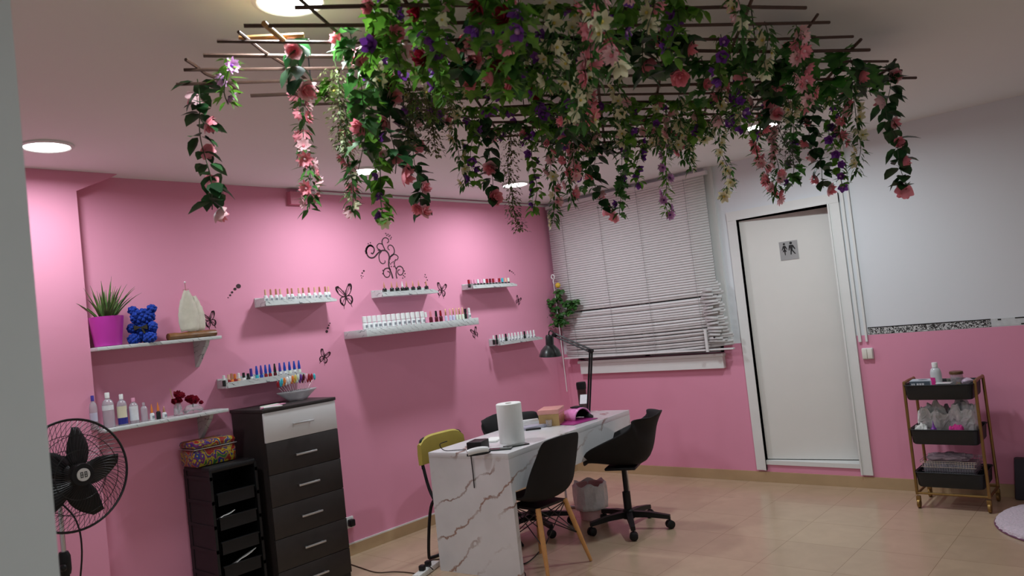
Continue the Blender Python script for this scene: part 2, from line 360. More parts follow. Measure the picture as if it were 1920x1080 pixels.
# ------------------------------------------------------------------ blind
bl = empty('venetian_blind', (0, 0, 0), 0, 'grey white venetian blind with bent lower slats over the window', 'blind')
m_slat = mat('blind_slat', (.74, .735, .73), .5, noise=.05, scale=20)
m_slatd = mat('blind_slat_dusty', (.60, .58, .57), .55, noise=.2, scale=10)
zt, zb, BX0, BX1, BY = 2.595, 1.135, .045, 1.775, -.085
b = MB(); NS = 66
for k in range(NS):
    f = k/(NS-1); z = zt-.03-(zt-zb-.03)*f
    low = max(0, (f-.62)/.38); jit = rnd.uniform(-1, 1)*.006*low
    tilt = math.radians(77 - low*12 + rnd.uniform(-1, 1)*9*low); hw = .0132
    x0 = BX0+(.03 if low > .1 else 0)*rnd.random()+low*.05; x1 = BX1-.03+low*(.03+rnd.random()*.05)+(rnd.random()*.04 if low > 0 else 0)
    sag = (lambda u, l=low, kk=k: -.03*l*math.sin(PI*u)*(.4+.6*math.sin(kk*.6)**2) + (.02*l*u))
    if .70 < f < .73: z -= .014
    if .88 < f < .91: z -= .012
    b.cur = 1 if (f > .68 and rnd.random() < .45) or (f > .86) else 0
    n = 8; r1 = []; r2 = []; r0 = []
    for i in range(n+1):
        u = i/n; x = x0+(x1-x0)*u; zz = z+sag(u)+jit+.03*(u)*(1-f)*.9 ; c, s = math.cos(tilt), math.sin(tilt)
        r1.append((x, BY-hw*c, zz-hw*s)); r0.append((x, BY-.003*s, zz+.002)); r2.append((x, BY+hw*c, zz+hw*s))
    b.loft([r1, r0, r2], False, False)
solid(b.build('slats', [m_slat, m_slatd], bl), .0008)
MB().box((BX0, BY-.02, zt-.012), (BX1, BY+.02, zt+.02)).build('headrail', m_slat, bl, False, rot=None)
bl.children[-1].location = (0, 0, 0)
br_ = MB().box((BX0+.03, -.02, -.006), (BX1+.06, .02, .008), bev=.004).build('bottom_rail', m_slat, bl); br_.location = (0, BY-.01, zb-.022)
for cx in (.22, .66, 1.08, 1.56):
    MB().tube([(cx+.0, BY-.017, zt), (cx+.005, BY-.017, (zt+zb)/2), (cx+.02, BY-.017, zb-.02)], .0016, 5).build('ladder_cord', mat('cord_grey', (.3, .3, .3), .7), bl)
# narrow damaged slat ends at the right
b = MB()
for k in range(16):
    z = 1.60-.028*k+rnd.uniform(-.006, .006); x0 = 1.60+rnd.uniform(0, .03); x1 = 1.70+rnd.uniform(0, .09)+(.03 if k > 5 else 0); a = rnd.uniform(-.2, .2)
    b.add([(x0, BY-.03, z), (x1, BY-.035, z+a*.06), (x1, BY-.022, z+.022+a*.06), (x0, BY-.018, z+.022)], [(0, 1, 2, 3)])
solid(b.build('bent_slat_ends', m_slatd, bl), .0008)
MB().box((1.60, BY-.045, 1.10), (1.622, BY-.03, 1.29)).build('end_clip', m_slat, bl, False)
MB().sphere((1.69, BY-.045, 1.22), .009).build('cord_knob', m_black, bl)

# ------------------------------------------------------------------ hanging plant by the blind
hp = empty('hanging_plant', (0, 0, 0), 0, 'small green trailing plant on a white hook and rod in front of the blind', 'hanging plant')
y_ = -.17; p0 = Y(1038, 530, y_); pb = Y(1065, 750, y_)
MB().tube([(p0.x, y_, p0.z), (p0.x+.01, y_, (p0.z+pb.z)/2), (pb.x, y_, .80)], .004, 6).build('rod', m_trim, hp)
hk = [(p0.x-.006, y_, p0.z+.035), (p0.x-.020, y_, p0.z+.055), (p0.x-.008, y_, p0.z+.078), (p0.x+.014, y_, p0.z+.066), (p0.x+.012, y_, p0.z+.042), (p0.x-.002, y_, p0.z+.018), (p0.x, y_, p0.z-.01)]
MB().tube(crom(hk, 5), .006, 7).build('hook', m_trim, hp)
q = Y(1046, 535, y_); MB().sphere(tuple(q), .026, 14, 10).build('yellow_ball', mat('yellow_ball', (.75, .5, .05), .5), hp)

# ------------------------------------------------------------------ foliage toolkit
def leaf_pts(kind):
    if kind == 'oval': o = [(0, 0), (.16, .25), (.42, .36), (.7, .26), (1, 0)]
    elif kind == 'narrow': o = [(0, 0), (.25, .13), (.5, .16), (.8, .08), (1, 0)]
    elif kind == 'tiny': o = [(0, 0), (.5, .26), (1, 0)]
    elif kind == 'ivy': o = [(0, 0), (-.05, .26), (.22, .42), (.36, .24), (.52, .44), (.66, .20), (1, 0)]
    else: o = [(0, 0), (-.10, .30), (.10, .52), (.26, .30), (.46, .62), (.58, .26), (.76, .28), (1, 0)]
    return o
LK = {k: leaf_pts(k) for k in ('oval', 'narrow', 'tiny', 'ivy', 'maple')}
def leaf(b, p, d, nrm, L, kind, fold=.25, curl=.18):
    d = Vector(d).normalized(); n = Vector(nrm); n = (n-d*n.dot(d))
    if n.length < 1e-3: n = d.orthogonal()
    n.normalize(); s = d.cross(n); o = LK[kind]; m = len(o); vs = []; p = Vector(p)
    for t, w_ in o: vs.append(p+d*(L*t)-n*(curl*L*t*t))
    for sg_ in (1, -1):
        for t, w_ in o[1:-1]: vs.append(p+d*(L*t)+s*(sg_*w_*L)+n*(fold*w_*L-curl*L*t*t))
    k = m-2; fs = []
    for q_, base in ((0, m), (1, m+k)):
        ch = [0]+[base+i for i in range(k)]+[m-1]
        for i in range(m-1):
            a, c, e, f = i, i+1, ch[i+1], ch[i]
            fc = [a]
            if c != a: fc.append(c)
            if e not in fc: fc.append(e)
            if f not in fc: fc.append(f)
            if len(fc) > 2: fs.append(tuple(fc) if q_ == 0 else tuple(reversed(fc)))
    b.add([tuple(v) for v in vs], fs)
def petal(b, p, d, up, L, W, cup=.4, n=3):
    d = Vector(d).normalized(); up = Vector(up); s = d.cross(up).normalized(); rows = []
    for i in range(n+1):
        t = i/n; w_ = W*math.sin(PI*(.15+.75*t))*(1 if t < .99 else .55); c_ = Vector(p)+d*(L*t)+up*(cup*L*t*t)
        rows.append([tuple(c_-s*w_+up*(.25*w_)), tuple(c_), tuple(c_+s*w_+up*(.25*w_))])
    b.loft(rows, False, False)
def flower_mesh(kind, c1, c2):
    b = MB(); Zv = Vector((0, 0, 1))
    if kind == 'rose':
        b.cur = 0
        for ring, (n, r0, L, cup, W) in enumerate(((5, .15, .95, .45, .55), (5, .12, .8, .9, .5), (4, .08, .62, 1.6, .4), (3, .04, .45, 2.6, .3))):
            if ring > 1: b.cur = 1
            for k in range(n):
                a = 2*PI*k/n+ring*.6; d = Vector((math.cos(a), math.sin(a), 0)); petal(b, d*r0+Zv*(.05*ring), d, Zv, L, W, cup)
        b.cur = 1; b.sphere((0, 0, .35), .22, 8, 6)
    elif kind == 'daisy':
        for ring in range(2):
            for k in range(8):
                a = 2*PI*k/8+ring*.4; d = Vector((math.cos(a), math.sin(a), .15+ring*.35)); petal(b, d*.1, d, Zv, 1-.2*ring, .26, .25)
        b.cur = 1; b.sphere((0, 0, .15), .22, 8, 6)
    elif kind == 'star':
        for k in range(6):
            a = 2*PI*k/6; d = Vector((math.cos(a), math.sin(a), .3)); petal(b, d*.05, d, Zv, 1, .34, .1)
        b.cur = 1; b.sphere((0, 0, .2), .18, 8, 6)
    elif kind == 'bell':
        for k in range(5):
            a = 2*PI*k/5; d = Vector((math.cos(a)*.6, math.sin(a)*.6, .8)); petal(b, (0, 0, 0), d, Vector((math.cos(a), math.sin(a), 0)), 1, .45, .3)
        b.cur = 1; b.sphere((0, 0, .3), .3, 8, 6)
    me = bpy.data.meshes.new(kind); me.from_pydata(b.v, [], b.f); me.materials.append(c1); me.materials.append(c2)
    me.polygons.foreach_set('material_index', b.mi); me.polygons.foreach_set('use_smooth', [True]*len(b.f)); me.update(); return me
def fm(n, c, t=.25): return leafmat(n, c, [min(1, x*1.15) for x in c], t)
f_pink, f_pale, f_deep = fm('petal_pink', (.88, .30, .36)), fm('petal_pale_pink', (.90, .55, .58)), fm('petal_deep_pink', (.85, .30, .36))
f_cream, f_yel, f_pur, f_lil, f_red = fm('petal_cream', (.82, .78, .52)), fm('petal_yellow', (.75, .6, .12)), fm('petal_purple', (.17, .035, .30)), fm('petal_lilac', (.60, .30, .58)), fm('petal_red', (.25, .008, .025))
FL = {'rose': [flower_mesh('rose', f_pale, f_pink), flower_mesh('rose', f_pink, f_deep)],
      'pinkdaisy': [flower_mesh('daisy', f_pink, f_pale), flower_mesh('daisy', f_pale, f_deep)],
      'lilac': [flower_mesh('daisy', f_lil, f_pur)], 'white': [flower_mesh('star', f_cream, f_yel)],
      'purple': [flower_mesh('bell', f_pur, f_pur), flower_mesh('bell', f_pur, f_lil)], 'red': [flower_mesh('rose', f_red, f_red)]}
g_dark = leafmat('leaf_dark', (.010, .045, .014), (.03, .11, .03), .2); g_mid = leafmat('leaf_mid', (.025, .10, .02), (.07, .21, .04), .3)
g_bright = leafmat('leaf_bright', (.06, .19, .015), (.16, .36, .04), .4); g_olive = leafmat('leaf_olive', (.07, .09, .03), (.17, .19, .07), .25)
g_maple = leafmat('leaf_maple', (.02, .12, .015), (.06, .24, .03), .35); g_grey = leafmat('leaf_greygreen', (.05, .07, .05), (.13, .15, .11), .2)
m_stem = mat('vine_stem', (.04, .06, .02), .6)
SPEC = {  # leaf kind, length, material, spacing, leaves per node, flower key(s), flower radius, flower every m
 'rose': ('oval', .076, g_dark, .036, 4, ['rose'], .029, .12), 'ivy': ('ivy', .066, g_mid, .03, 3, ['rose', 'purple'], .026, .15),
 'daisy': ('narrow', .050, g_mid, .017, 4, ['pinkdaisy'], .027, .034), 'white': ('narrow', .050, g_mid, .017, 4, ['white'], .026, .045),
 'purple': ('oval', .046, g_bright, .022, 4, ['purple'], .024, .055), 'fern': ('tiny', .020, g_olive, .0036, 5, [], 0, 1),
 'grey': ('tiny', .020, g_grey, .005, 5, [], 0, 1), 'maple': ('maple', .095, g_maple, .05, 3, [], 0, 1),
 'bright': ('oval', .055, g_bright, .022, 4, ['purple', 'white', 'pinkdaisy'], .023, .07), 'mixed': ('narrow', .050, g_mid, .016, 4, ['pinkdaisy', 'white'], .028, .040),
 'lilac': ('narrow', .048, g_bright, .016, 4, ['lilac'], .026, .06), 'thick': ('ivy', .056, g_bright, .026, 4, ['purple', 'purple', 'rose', 'purple', 'red', 'white'], .026, .07)}
CNAME = {'rose': 'pink rose', 'ivy': 'ivy leaf', 'daisy': 'pink daisy', 'white': 'cream blossom', 'purple': 'purple blossom', 'fern': 'olive fern', 'grey': 'grey-green fern', 'maple': 'lobed maple leaf', 'bright': 'bright green leafy', 'mixed': 'pink and cream blossom', 'lilac': 'lilac daisy', 'thick': 'dense ivy and dark flower'}
FNAME = {'rose': 'rose', 'pinkdaisy': 'daisy', 'lilac': 'daisy', 'white': 'blossom', 'purple': 'bell_flower', 'red': 'rose'}
ALLV = []
def vine(top, L, kind, path=None, fl_bias=1.0, end_flower=None):
    r = random.Random(int(top[0]*1000)+int(top[1]*777)+int(L*555))
    lk, ll, lm, sp_, npn, fk, fr, fe = SPEC[kind]
    root = empty('flower_garland', top)
    a1, a2 = r.uniform(0, 6), r.uniform(0, 6)
    if path is None:
        n = max(4, int(L/.05)); pts = [Vector((.018*math.sin(i*.55+a1)*min(1, i/3)+.010*math.sin(i*1.3), .018*math.cos(i*.5+a2)*min(1, i/3), -L*i/n)) for i in range(n+1)]
        pts[0] = Vector((0, 0, .012))
    else: pts = [Vector(p)-Vector(top) for p in path]
    pts = crom(pts, 3)
    MB().tube(pts, .0018, 4).build('stem', m_stem, root)
    # arc length walk
    seg = []; s_ = 0
    for i in range(len(pts)-1):
        l = (pts[i+1]-pts[i]).length; seg.append((s_, l, i)); s_ += l
    tot = s_
    def at(s):
        for a, l, i in seg:
            if s <= a+l: return pts[i].lerp(pts[i+1], (s-a)/max(l, 1e-6)), (pts[i+1]-pts[i]).normalized()
        return pts[-1], (pts[-1]-pts[-2]).normalized()
    b = MB(); s = .01
    while s < tot:
        p, t = at(s)
        for k in range(npn):
            a = r.uniform(0, 2*PI); h = Vector((math.cos(a), math.sin(a), 0))
            d = h*r.uniform(.6, 1)+Vector((0, 0, r.uniform(-1.0, .15))); off = h*(.004+r.random()*.012)
            if lk == 'tiny':
                rr = r.uniform(.0, .065)*(1-.5*s/tot); off = h*rr+Vector((0, 0, -rr*.6)); 
            leaf(b, p+off, d, Vector((h.x*.3+r.uniform(-.4, .4), h.y*.3+r.uniform(-.4, .4), 1)), ll*r.uniform(.65, 1.15), lk)
        s += sp_*r.uniform(.7, 1.4)
    o = b.build('foliage', lm, root, False)
    o.data.polygons.foreach_set('use_smooth', [True]*len(o.data.polygons))
    if fk:
        s = fe*r.uniform(.2, .9)
        def put(s, big=1, key=None):
            key = key or r.choice(fk); p, t = at(s); a = r.uniform(0, 2*PI)
            # flowers face outward in every direction
            d = Vector((math.cos(a), math.sin(a), r.uniform(-.7, .1))).normalized()
            f = bpy.data.objects.new(FNAME[key], r.choice(FL[key])); COL.objects.link(f); f.parent = root
            q = fr*big*r.uniform(.85, 1.2); f.scale = (q, q, q); f.location = p+d*(.010+q*.3); f.rotation_euler = d.to_track_quat('Z', 'Y').to_euler()
        while s < tot-.01:
            put(s); s += fe*r.uniform(.6, 1.4)/fl_bias
        if end_flower: put(tot, 1.2, end_flower)
    ALLV.append((root, kind, L, Vector(top)+pts[-1])); return root

# plant leaves of the small hanging plant
b = MB(); r = random.Random(3)
for (px, py) in [(1018, 575), (1030, 570), (1026, 590), (1045, 560), (1040, 580), (1050, 590), (1062, 570), (1072, 575), (1076, 566), (1068, 585), (1048, 600), (1042, 608), (1056, 604), (1034, 565), (1048, 548)]:
    p = Y(px, py, y_)
    for k in range(20):
        a = r.uniform(0, 2*PI); d = Vector((math.cos(a), .5*math.sin(a), r.uniform(-.7, .3)))
        leaf(b, p+Vector((r.uniform(-.02, .02), r.uniform(-.03, .03), r.uniform(-.015, .015))), d, (r.uniform(-.3, .3), -.8, .7), r.uniform(.04, .06), 'oval')
b.build('foliage', g_mid, hp)
b = MB()
for (px, py) in [(1018, 580), (1076, 570), (1044, 603), (1066, 580), (1030, 570)]:
    q = Y(px, py, y_); m_ = Y(1048, 568, y_); b.tube([m_, (m_+q)/2+Vector((0, 0, .02)), q], .002, 4)
b.build('twigs', m_stem, hp)

# ------------------------------------------------------------------ ceiling lattice
TX0, TX1, TY0, TY1, TZ = 2.16, 3.81, -4.80, -1.98, 2.50
lat = empty('rod_lattice', ((TX0+TX1)/2, (TY0+TY1)/2, H), 0, 'brown bamboo rod lattice hung flat under the ceiling, covered with flower garlands', 'lattice')
lo_ = Vector(lat.location)
def clip(c, dx, dy, P):                              # line through P direction (dx,dy) clipped to the rectangle
    t0, t1 = -99, 99
    for a, d, lo, hi in ((P[0], dx, TX0, TX1), (P[1], dy, TY0, TY1)):
        u, v = (lo-a)/d, (hi-a)/d
        if u > v: u, v = v, u
        t0, t1 = max(t0, u), min(t1, v)
    return t0, t1
RODS = []
for fam, ang in ((0, 57), (1, 123)):
    dx, dy = math.cos(math.radians(ang)), math.sin(math.radians(ang))
    for k in range(-24, 25):
        P = (2.144+k*.155*(1 if fam == 0 else 1), TY0+.03)
        if fam == 1 and k % 1: continue
        t0, t1 = clip(None, dx, dy, P)
        if t1-t0 < .12: continue
        if fam == 1 and k % 2 == 0: continue
        t0 -= rnd.uniform(-.01, .05); t1 += rnd.uniform(-.01, .03); z = TZ+(.006 if fam else -.006); n = 6
        pts = [Vector((P[0]+dx*(t0+(t1-t0)*i/n), P[1]+dy*(t0+(t1-t0)*i/n), z+.006*math.sin(i*1.7+k))) for i in range(n+1)]
        RODS.append((fam, pts))
        MB().tube([p-lo_ for p in pts], rnd.uniform(.0052, .0068), 6).build('rod', m_bamboo, lat)
for (hx, hy) in ((2.4, -4.4), (3.55, -4.4), (2.4, -3.2), (3.55, -3.2), (2.4, -2.3), (3.55, -2.3)):
    MB().tube([(hx-lo_.x, hy-lo_.y, 0), (hx-lo_.x, hy-lo_.y, TZ-H)], .0025, 5).build('hanger', m_blackmet, lat)
# golden thicker stick ends at the near left of the lattice
q1, q2 = Z(448, 72, 2.515), Z(570, 66, 2.515)
m_cane = mat('light_cane', (.42, .22, .07), .5, noise=.2)
MB().tube([Vector(q1)-lo_, Vector(q2)-lo_], .0085, 8).build('cane', m_cane, lat)
q1, q2 = Z(495, 44, 2.49), Z(545, 88, 2.50)
MB().tube([Vector(q1)-lo_, Vector(q2)-lo_], .0085, 8).build('cane', m_cane, lat)

# hanging garlands: (top pixel, bottom pixel, kind)
EXP = [((365, 158), (383, 395), 'rose', 'rose'), ((428, 108), (432, 195), 'lilac', None), ((552, 85), (568, 165), 'rose', 'rose'), ((560, 170), (603, 392), 'daisy', None),
 ((628, 120), (646, 290), 'fern', None), ((645, 200), (662, 395), 'mixed', 'pinkdaisy'), ((655, 60), (690, 330), 'ivy', None), ((690, 140), (710, 420), 'bright', 'white'), ((722, 150), (742, 330), 'rose', 'rose'),
 ((765, 150), (775, 270), 'fern', None), ((795, 165), (808, 285), 'fern', None), ((770, 215), (797, 398), 'rose', 'rose'), ((848, 212), (880, 350), 'white', None),
 ((880, 210), (898, 345), 'purple', None), ((905, 222), (930, 370), 'rose', 'rose'), ((950, 235), (970, 430), 'fern', None), ((988, 240), (1000, 400), 'purple', None),
 ((1025, 245), (1047, 420), 'mixed', 'white'), ((1055, 250), (1068, 385), 'daisy', None), ((1090, 255), (1096, 350), 'ivy', None), ((1112, 262), (1132, 395), 'rose', None),
 ((1155, 262), (1183, 400), 'ivy', 'rose'), ((1195, 255), (1212, 345), 'purple', None), ((1240, 240), (1262, 400), 'lilac', 'lilac'), ((1285, 225), (1303, 320), 'white', None),
 ((1345, 225), (1366, 365), 'white', 'white'), ((1420, 215), (1428, 365), 'daisy', 'pinkdaisy'), ((1440, 210), (1446, 372), 'daisy', 'pinkdaisy'), ((1455, 175), (1474, 312), 'grey', None),
 ((1478, 205), (1488, 350), 'ivy', None), ((1520, 190), (1530, 355), 'rose', 'rose'), ((1555, 175), (1580, 348), 'purple', 'purple'), ((1590, 150), (1622, 325), 'white', None),
 ((1662, 125), (1705, 350), 'rose', 'rose'), ((1575, 170), (1592, 270), 'daisy', None), ((1070, 240), (1085, 330), 'daisy', None), ((1270, 230), (1290, 300), 'mixed', None)]
for (tp, bp, kind, ef) in EXP:
    t = Z(tp[0], tp[1], TZ); t.x = max(TX0+.02, min(TX1-.02, t.x)); t.y = max(TY0+.02, min(TY1-.02, t.y))
    # length so that the end reaches the height seen in the photo
    d = ray(*bp); q = CAM+d*((t-CAM).dot(_F)/d.dot(_F)); L = max(.08, t.z-q.z)
    vine(tuple(t), L, kind, end_flower=ef, fl_bias=1.0)
# thicket all over the lattice
def env(px):                                        # lowest row the short garlands may reach
    for a, c in ((560, 105), (680, 150), (800, 168), (1000, 190), (1120, 275), (1300, 285), (1480, 265), (1620, 215), (1700, 150)):
        if px < a: return c
    return 120
n_ = 0; r = random.Random(11)
for gi in range(17):
    for gj in range(9):
        y = TY0+.12+(TY1-TY0-.2)*(gi+r.random()*.8)/17; x = TX0+.05+(TX1-TX0-.1)*(gj+r.random()*.8)/9
        P = Vector((x, y, TZ)); px, py = pix(P)
        if px < 600 or px > 1690 or py < -230: continue
        if 1110 < px < 1440 and r.random() < (.6 if py < 95 else .35): continue
        if px < 1000 and py > 175 and r.random() < .5: continue
        if px < 1060: kind = r.choice(['thick', 'thick', 'bright', 'purple', 'ivy', 'bright', 'rose', 'thick', 'white'] if py < 150 else ['purple', 'fern', 'rose', 'white', 'bright'])
        elif px < 1440: kind = r.choice(['daisy', 'mixed', 'white', 'rose', 'mixed', 'white', 'purple', 'ivy', 'daisy', 'bright'])
        else: kind = r.choice(['daisy', 'maple', 'mixed', 'ivy', 'white', 'rose'])
        if px > 1500 and py < 160 and r.random() < .7: kind = 'maple'
        sc_ = FPX/((P-CAM).dot(_F)); L = min(.34 if px > 900 else .24, max(.07, (env(px)-py)/sc_*r.uniform(.5, 1)))
        if 1110 < px < 1440 and py < 95: L = min(L, .16)
        vine((x, y, TZ-.002), L, kind, fl_bias=1.3); n_ += 1
# sprigs woven along rods
k_ = 0
for i, (fam, pts) in enumerate(RODS):
    ln = (pts[-1]-pts[0]).length
    if ln < .6 or i % 2: continue
    a = r.uniform(0, .4); c = min(1, a+r.uniform(.3, .6))
    path = [pts[0].lerp(pts[-1], a+(c-a)*j/7)+Vector((r.uniform(-.015, .015), r.uniform(-.015, .015), r.uniform(-.012, .004))) for j in range(8)]
    px, py = pix((path[0]+path[-1])/2)
    kind = 'lilac' if px < 560 else r.choice(['white', 'daisy', 'ivy', 'rose', 'purple'])
    vine(tuple(path[0]), ln*(c-a), kind, path=path, fl_bias=.5); ALLV[-1] = ALLV[-1][:2]+(-1, (path[0]+path[-1])/2)
cnt = {}
for sel, fmt, grp in ((lambda v: v[2] > .34 or v in ALLV[:len(EXP)], 'long', 'long garlands hanging from the lattice'), (lambda v: 0 < v[2] <= .34 and v not in ALLV[:len(EXP)], 'short', 'short garlands massed over the lattice'), (lambda v: v[2] < 0, 'woven', 'garlands woven along the lattice rods')):
    vs_ = [v for v in ALLV if sel(v)]
    for kind in SPEC:
        ks = sorted([v for v in vs_ if v[1] == kind], key=lambda v: pix(v[3])[0])
        for i, v in enumerate(ks):
            where = {'long': 'hanging low', 'short': 'bunched high', 'woven': 'wound on a rod'}[fmt]
            lab = '%s %s garland %s, %s' % (fmt, CNAME[kind], where, (ordn(i+1)+' of these from the left') if len(ks) > 1 else 'the only such one')
            tag(v[0], lab, 'flower garland', grp)

# ------------------------------------------------------------------ wall ledges and shelves
def ledge(name, x0px, x1px, zb_, hgt, depth, label, lip=.034, grp='marbled polish ledges on the pink wall'):
    y0 = X(x0px[0], x0px[1], 0).y; y1 = X(x1px[0], x1px[1], depth).y; lip = lip; e = empty(name, (0, (y0+y1)/2, zb_), 0, label, 'wall shelf', grp); c = (y0+y1)/2
    MB().box((0, y0-c, 0), (depth, y1-c, .012)).build('shelf_board', m_marbles, e, False)
    MB().box((0, y0-c, .012), (.010, y1-c, hgt)).build('back_plate', m_marbles, e, False)
    MB().prism([(y0-c, 0.001), (y1-c, 0.001), (y1-c, .014), (y1-c-.06, lip), (y0-c, lip)], 0, depth-.008, depth+.002).build('front_lip', m_marbles, e, False)
    MB().box((.010, y0-c, .012), (depth-.008, y0-c+.006, hgt-.008)).build('end_cap', m_marbles, e, False)
    return e, y0, y1
LD = .135
L1 = ledge('wall_shelf', (477, 565), (631, 560), 1.822, .062, LD, 'marbled ledge of rose-gold capped polishes, above the blue capped ones', lip=0.034)
L2 = ledge('wall_shelf', (696, 552), (822, 548), 1.833, .058, LD, 'marbled ledge of black polishes with pointed caps under the scroll decal', lip=0.034)
L4 = ledge('wall_shelf', (866, 540), (970, 540), 1.849, .050, LD, 'small marbled ledge of many-coloured caps nearest the room corner, upper one', lip=0.030)
L5 = ledge('wall_shelf', (917, 645), (1018, 640), 1.336, .062, LD, 'small marbled ledge of white polishes left of the desk lamp', lip=0.03)
L6 = ledge('wall_shelf', (407, 720), (578, 702), 1.323, .060, LD, 'marbled ledge of blue capped polishes above the tall drawers', lip=0.036)
y0_, y1_ = X(645, 628, 0).y, X(898, 605, .27).y
L3 = empty('wall_shelf', (0, (y0_+y1_)/2, 1.543), 0, 'long thick marbled shelf crowded with white and dark polishes', 'wall shelf', 'marbled polish ledges on the pink wall')
MB().box((0, y0_-(y0_+y1_)/2, 0), (.27, y1_-(y0_+y1_)/2, .056), bev=.002).build('shelf_board', m_marbles, L3)
# two bracket shelves at the left
def bshelf(z, y1, label, yb):
    e = empty('bracket_shelf', (0, -4.0, z), 0, label, 'wall shelf', 'bracket shelves beside the pilaster')
    MB().box((.0, -.385, -.010), (.20, y1+4.0, .010), bev=.002).build('shelf_board', m_marbles, e)
    for yy in (yb,):
        MB().prism([(.0, -.011), (.17, -.011), (.155, -.035), (.02, -.155), (0, -.17)], 1, yy+4.0-.012, yy+4.0+.012).build('bracket', m_marbles, e, False)
    return e
S1 = bshelf(1.645, -3.665, 'upper white marbled bracket shelf holding the potted aloe', -3.74)
S2 = bshelf(1.195, -3.665, 'lower white marbled bracket shelf holding lotions and red flowers', -3.76)

# ------------------------------------------------------------------ nail polishes
def bottle_mb(r, h, neck=.4): 
    return MB().lathe([(r*.7, 0), (r, h*.04), (r, h*.78), (r*.85, h*.9), (r*neck, h*.96), (r*neck, h)], n=10)
PROT = {}
def polish(kind, y, x, z, label, group, hs=1.0):
    """kind: (body_r, body_h, cap_r0, cap_r1, cap_h, body_mat, cap_mat)"""
    if kind not in PROT:
        br, bh, c0, c1, ch, bm_, cm_ = kind
        o = bottle_mb(br, bh).build('nail_polish', bm_)
        MB().lathe([(c0, bh*.97), (c0*.98, bh+ch*.3), (c1, bh+ch*.96), (c1*.7, bh+ch)], n=10).build('cap', cm_, o)
        if bm_.name == 'polish_body_white_label' : MB().box((br-.002, -br*.55, bh*.25), (br+.001, br*.55, bh*.6)).build('printed_label', mat('grey_print', (.25, .27, .3), .6, noise=.8, scale=300), o, False)
        PROT[kind] = o; c = o
    else: c = copy_tree(PROT[kind])
    c.location = (x, y, z); c.rotation_euler = (0, 0, rnd.uniform(-.3, .3)); tag(c, label, 'nail polish', group); return c
def pm_(n, c, rough=.2, metal=0): return mat(n, c, rough, metal, noise=.03)
W_ = pm_('polish_body_white_label', (.78, .80, .80)); WC = pm_('cap_white', (.85, .86, .85), .35); BK = pm_('polish_black', (.012, .015, .014), .15)
RG = m_gold; BL = pm_('cap_blue', (.015, .06, .42)); PUB = pm_('cap_violet_blue', (.07, .05, .35)); RD = pm_('polish_red', (.30, .01, .02)); DR = pm_('polish_wine', (.10, .008, .02))
CLR = pm_('polish_clear_tint', (.70, .78, .66)); LLC = pm_('polish_lilac_tint', (.62, .62, .80)); SK = pm_('cap_peach', (.75, .45, .30)); PK = pm_('polish_pink', (.80, .35, .50)); TQ = pm_('polish_turquoise', (.05, .45, .55)); OR = pm_('polish_orange', (.75, .22, .05))
def at_y(px, py, x): return X(px, py, x).y
px1 = [498, 508, 518, 526, 540, 548, 561, 569, 580, 591, 600, 611, 617]
for i, px in enumerate(px1):
    polish((.0135, .062, .0070, .0060, .036, W_, RG if i % 3 else SK), at_y(px, 556, .10), .10, 1.835, 'white polish with %s cap, %s from the left on its ledge' % ('rose-gold' if i % 3 else 'peach', ordn(i+1)), 'polishes on the upper ledge left of the large butterfly')
px2 = [721, 735, 745, 755, 763, 775, 786, 800]
for i, px in enumerate(px2):
    polish((.017, .054, .0065, .0014, .046, BK, WC if i == 3 else RG), at_y(px, 543, .10), .10, 1.846, 'black polish with pointed %s cap, %s from the left under the scroll decal' % ('white' if i == 3 else 'gold', ordn(i+1)), 'black pointed-cap polishes under the scroll decal')
n3 = 13
for i in range(n3):
    px = 684.5+i*9.1
    polish((.0185, .050, .0172, .0166, .044, W_, WC), at_y(px, 612, .225), .225, 1.599, 'square white polish, %s from the left on the long shelf' % ordn(i+1), 'white polishes on the long shelf')
polish((.013, .045, .010, .009, .040, PK, WC), at_y(799, 598, .225), .225, 1.599, 'pink tinted polish with white cap right of the white row', 'white polishes on the long shelf')
for px, cm, nm in ((808, f_deep, 'wine red polish with pink cap, first right of the white row'), (818.5, BK, 'near-black polish with black cap between two wine red ones'), (827, RD, 'wine red polish with red cap left of the gold-capped bottles')):
    polish((.0145, .045, .010, .008, .043, DR, cm), at_y(px, 598, .225), .225, 1.599, nm, 'dark red polishes on the long shelf')
for i, px in enumerate((836, 844.5, 850.5, 856.5, 862, 868)):
    polish((.0125, .044, .0065, .0055, .052, LLC if i < 3 else CLR, SK if i % 2 else RG), at_y(px, 594, .225), .225, 1.599, '%s tinted polish with tall gold cap, %s of six on the long shelf' % ('lilac' if i < 3 else 'green', ordn(i+1)), 'gold-capped tinted polishes on the long shelf')
polish((.013, .050, .012, .011, .034, BK, BK), at_y(873, 592, .225), .225, 1.599, 'black polish with black cap beside the last white one', 'end pair on the long shelf')
polish((.0145, .048, .011, .010, .040, W_, WC), at_y(880, 592, .225), .225, 1.599, 'white polish with round white cap at the end of the long shelf', 'end pair on the long shelf')
c4 = [('red', RD), ('pink', PK), ('pink', PK), ('grey', W_), ('pale pink', PK), ('grey', W_), ('red', RD), ('wine', DR), ('red', RD), ('pink', PK), ('red', RD), ('blue', TQ), ('peach', SK), ('cream', CLR)]
for i, (nm, cm) in enumerate(c4):
    px = 879+i*5.75
    polish((.0125, .034, .011, .0105, .034, BK, cm), at_y(px, 530, .10), .10, 1.862, 'small black polish with %s cap, %s from the left by the corner' % (nm, ordn(i+1)), 'many-coloured capped polishes on the corner ledge')
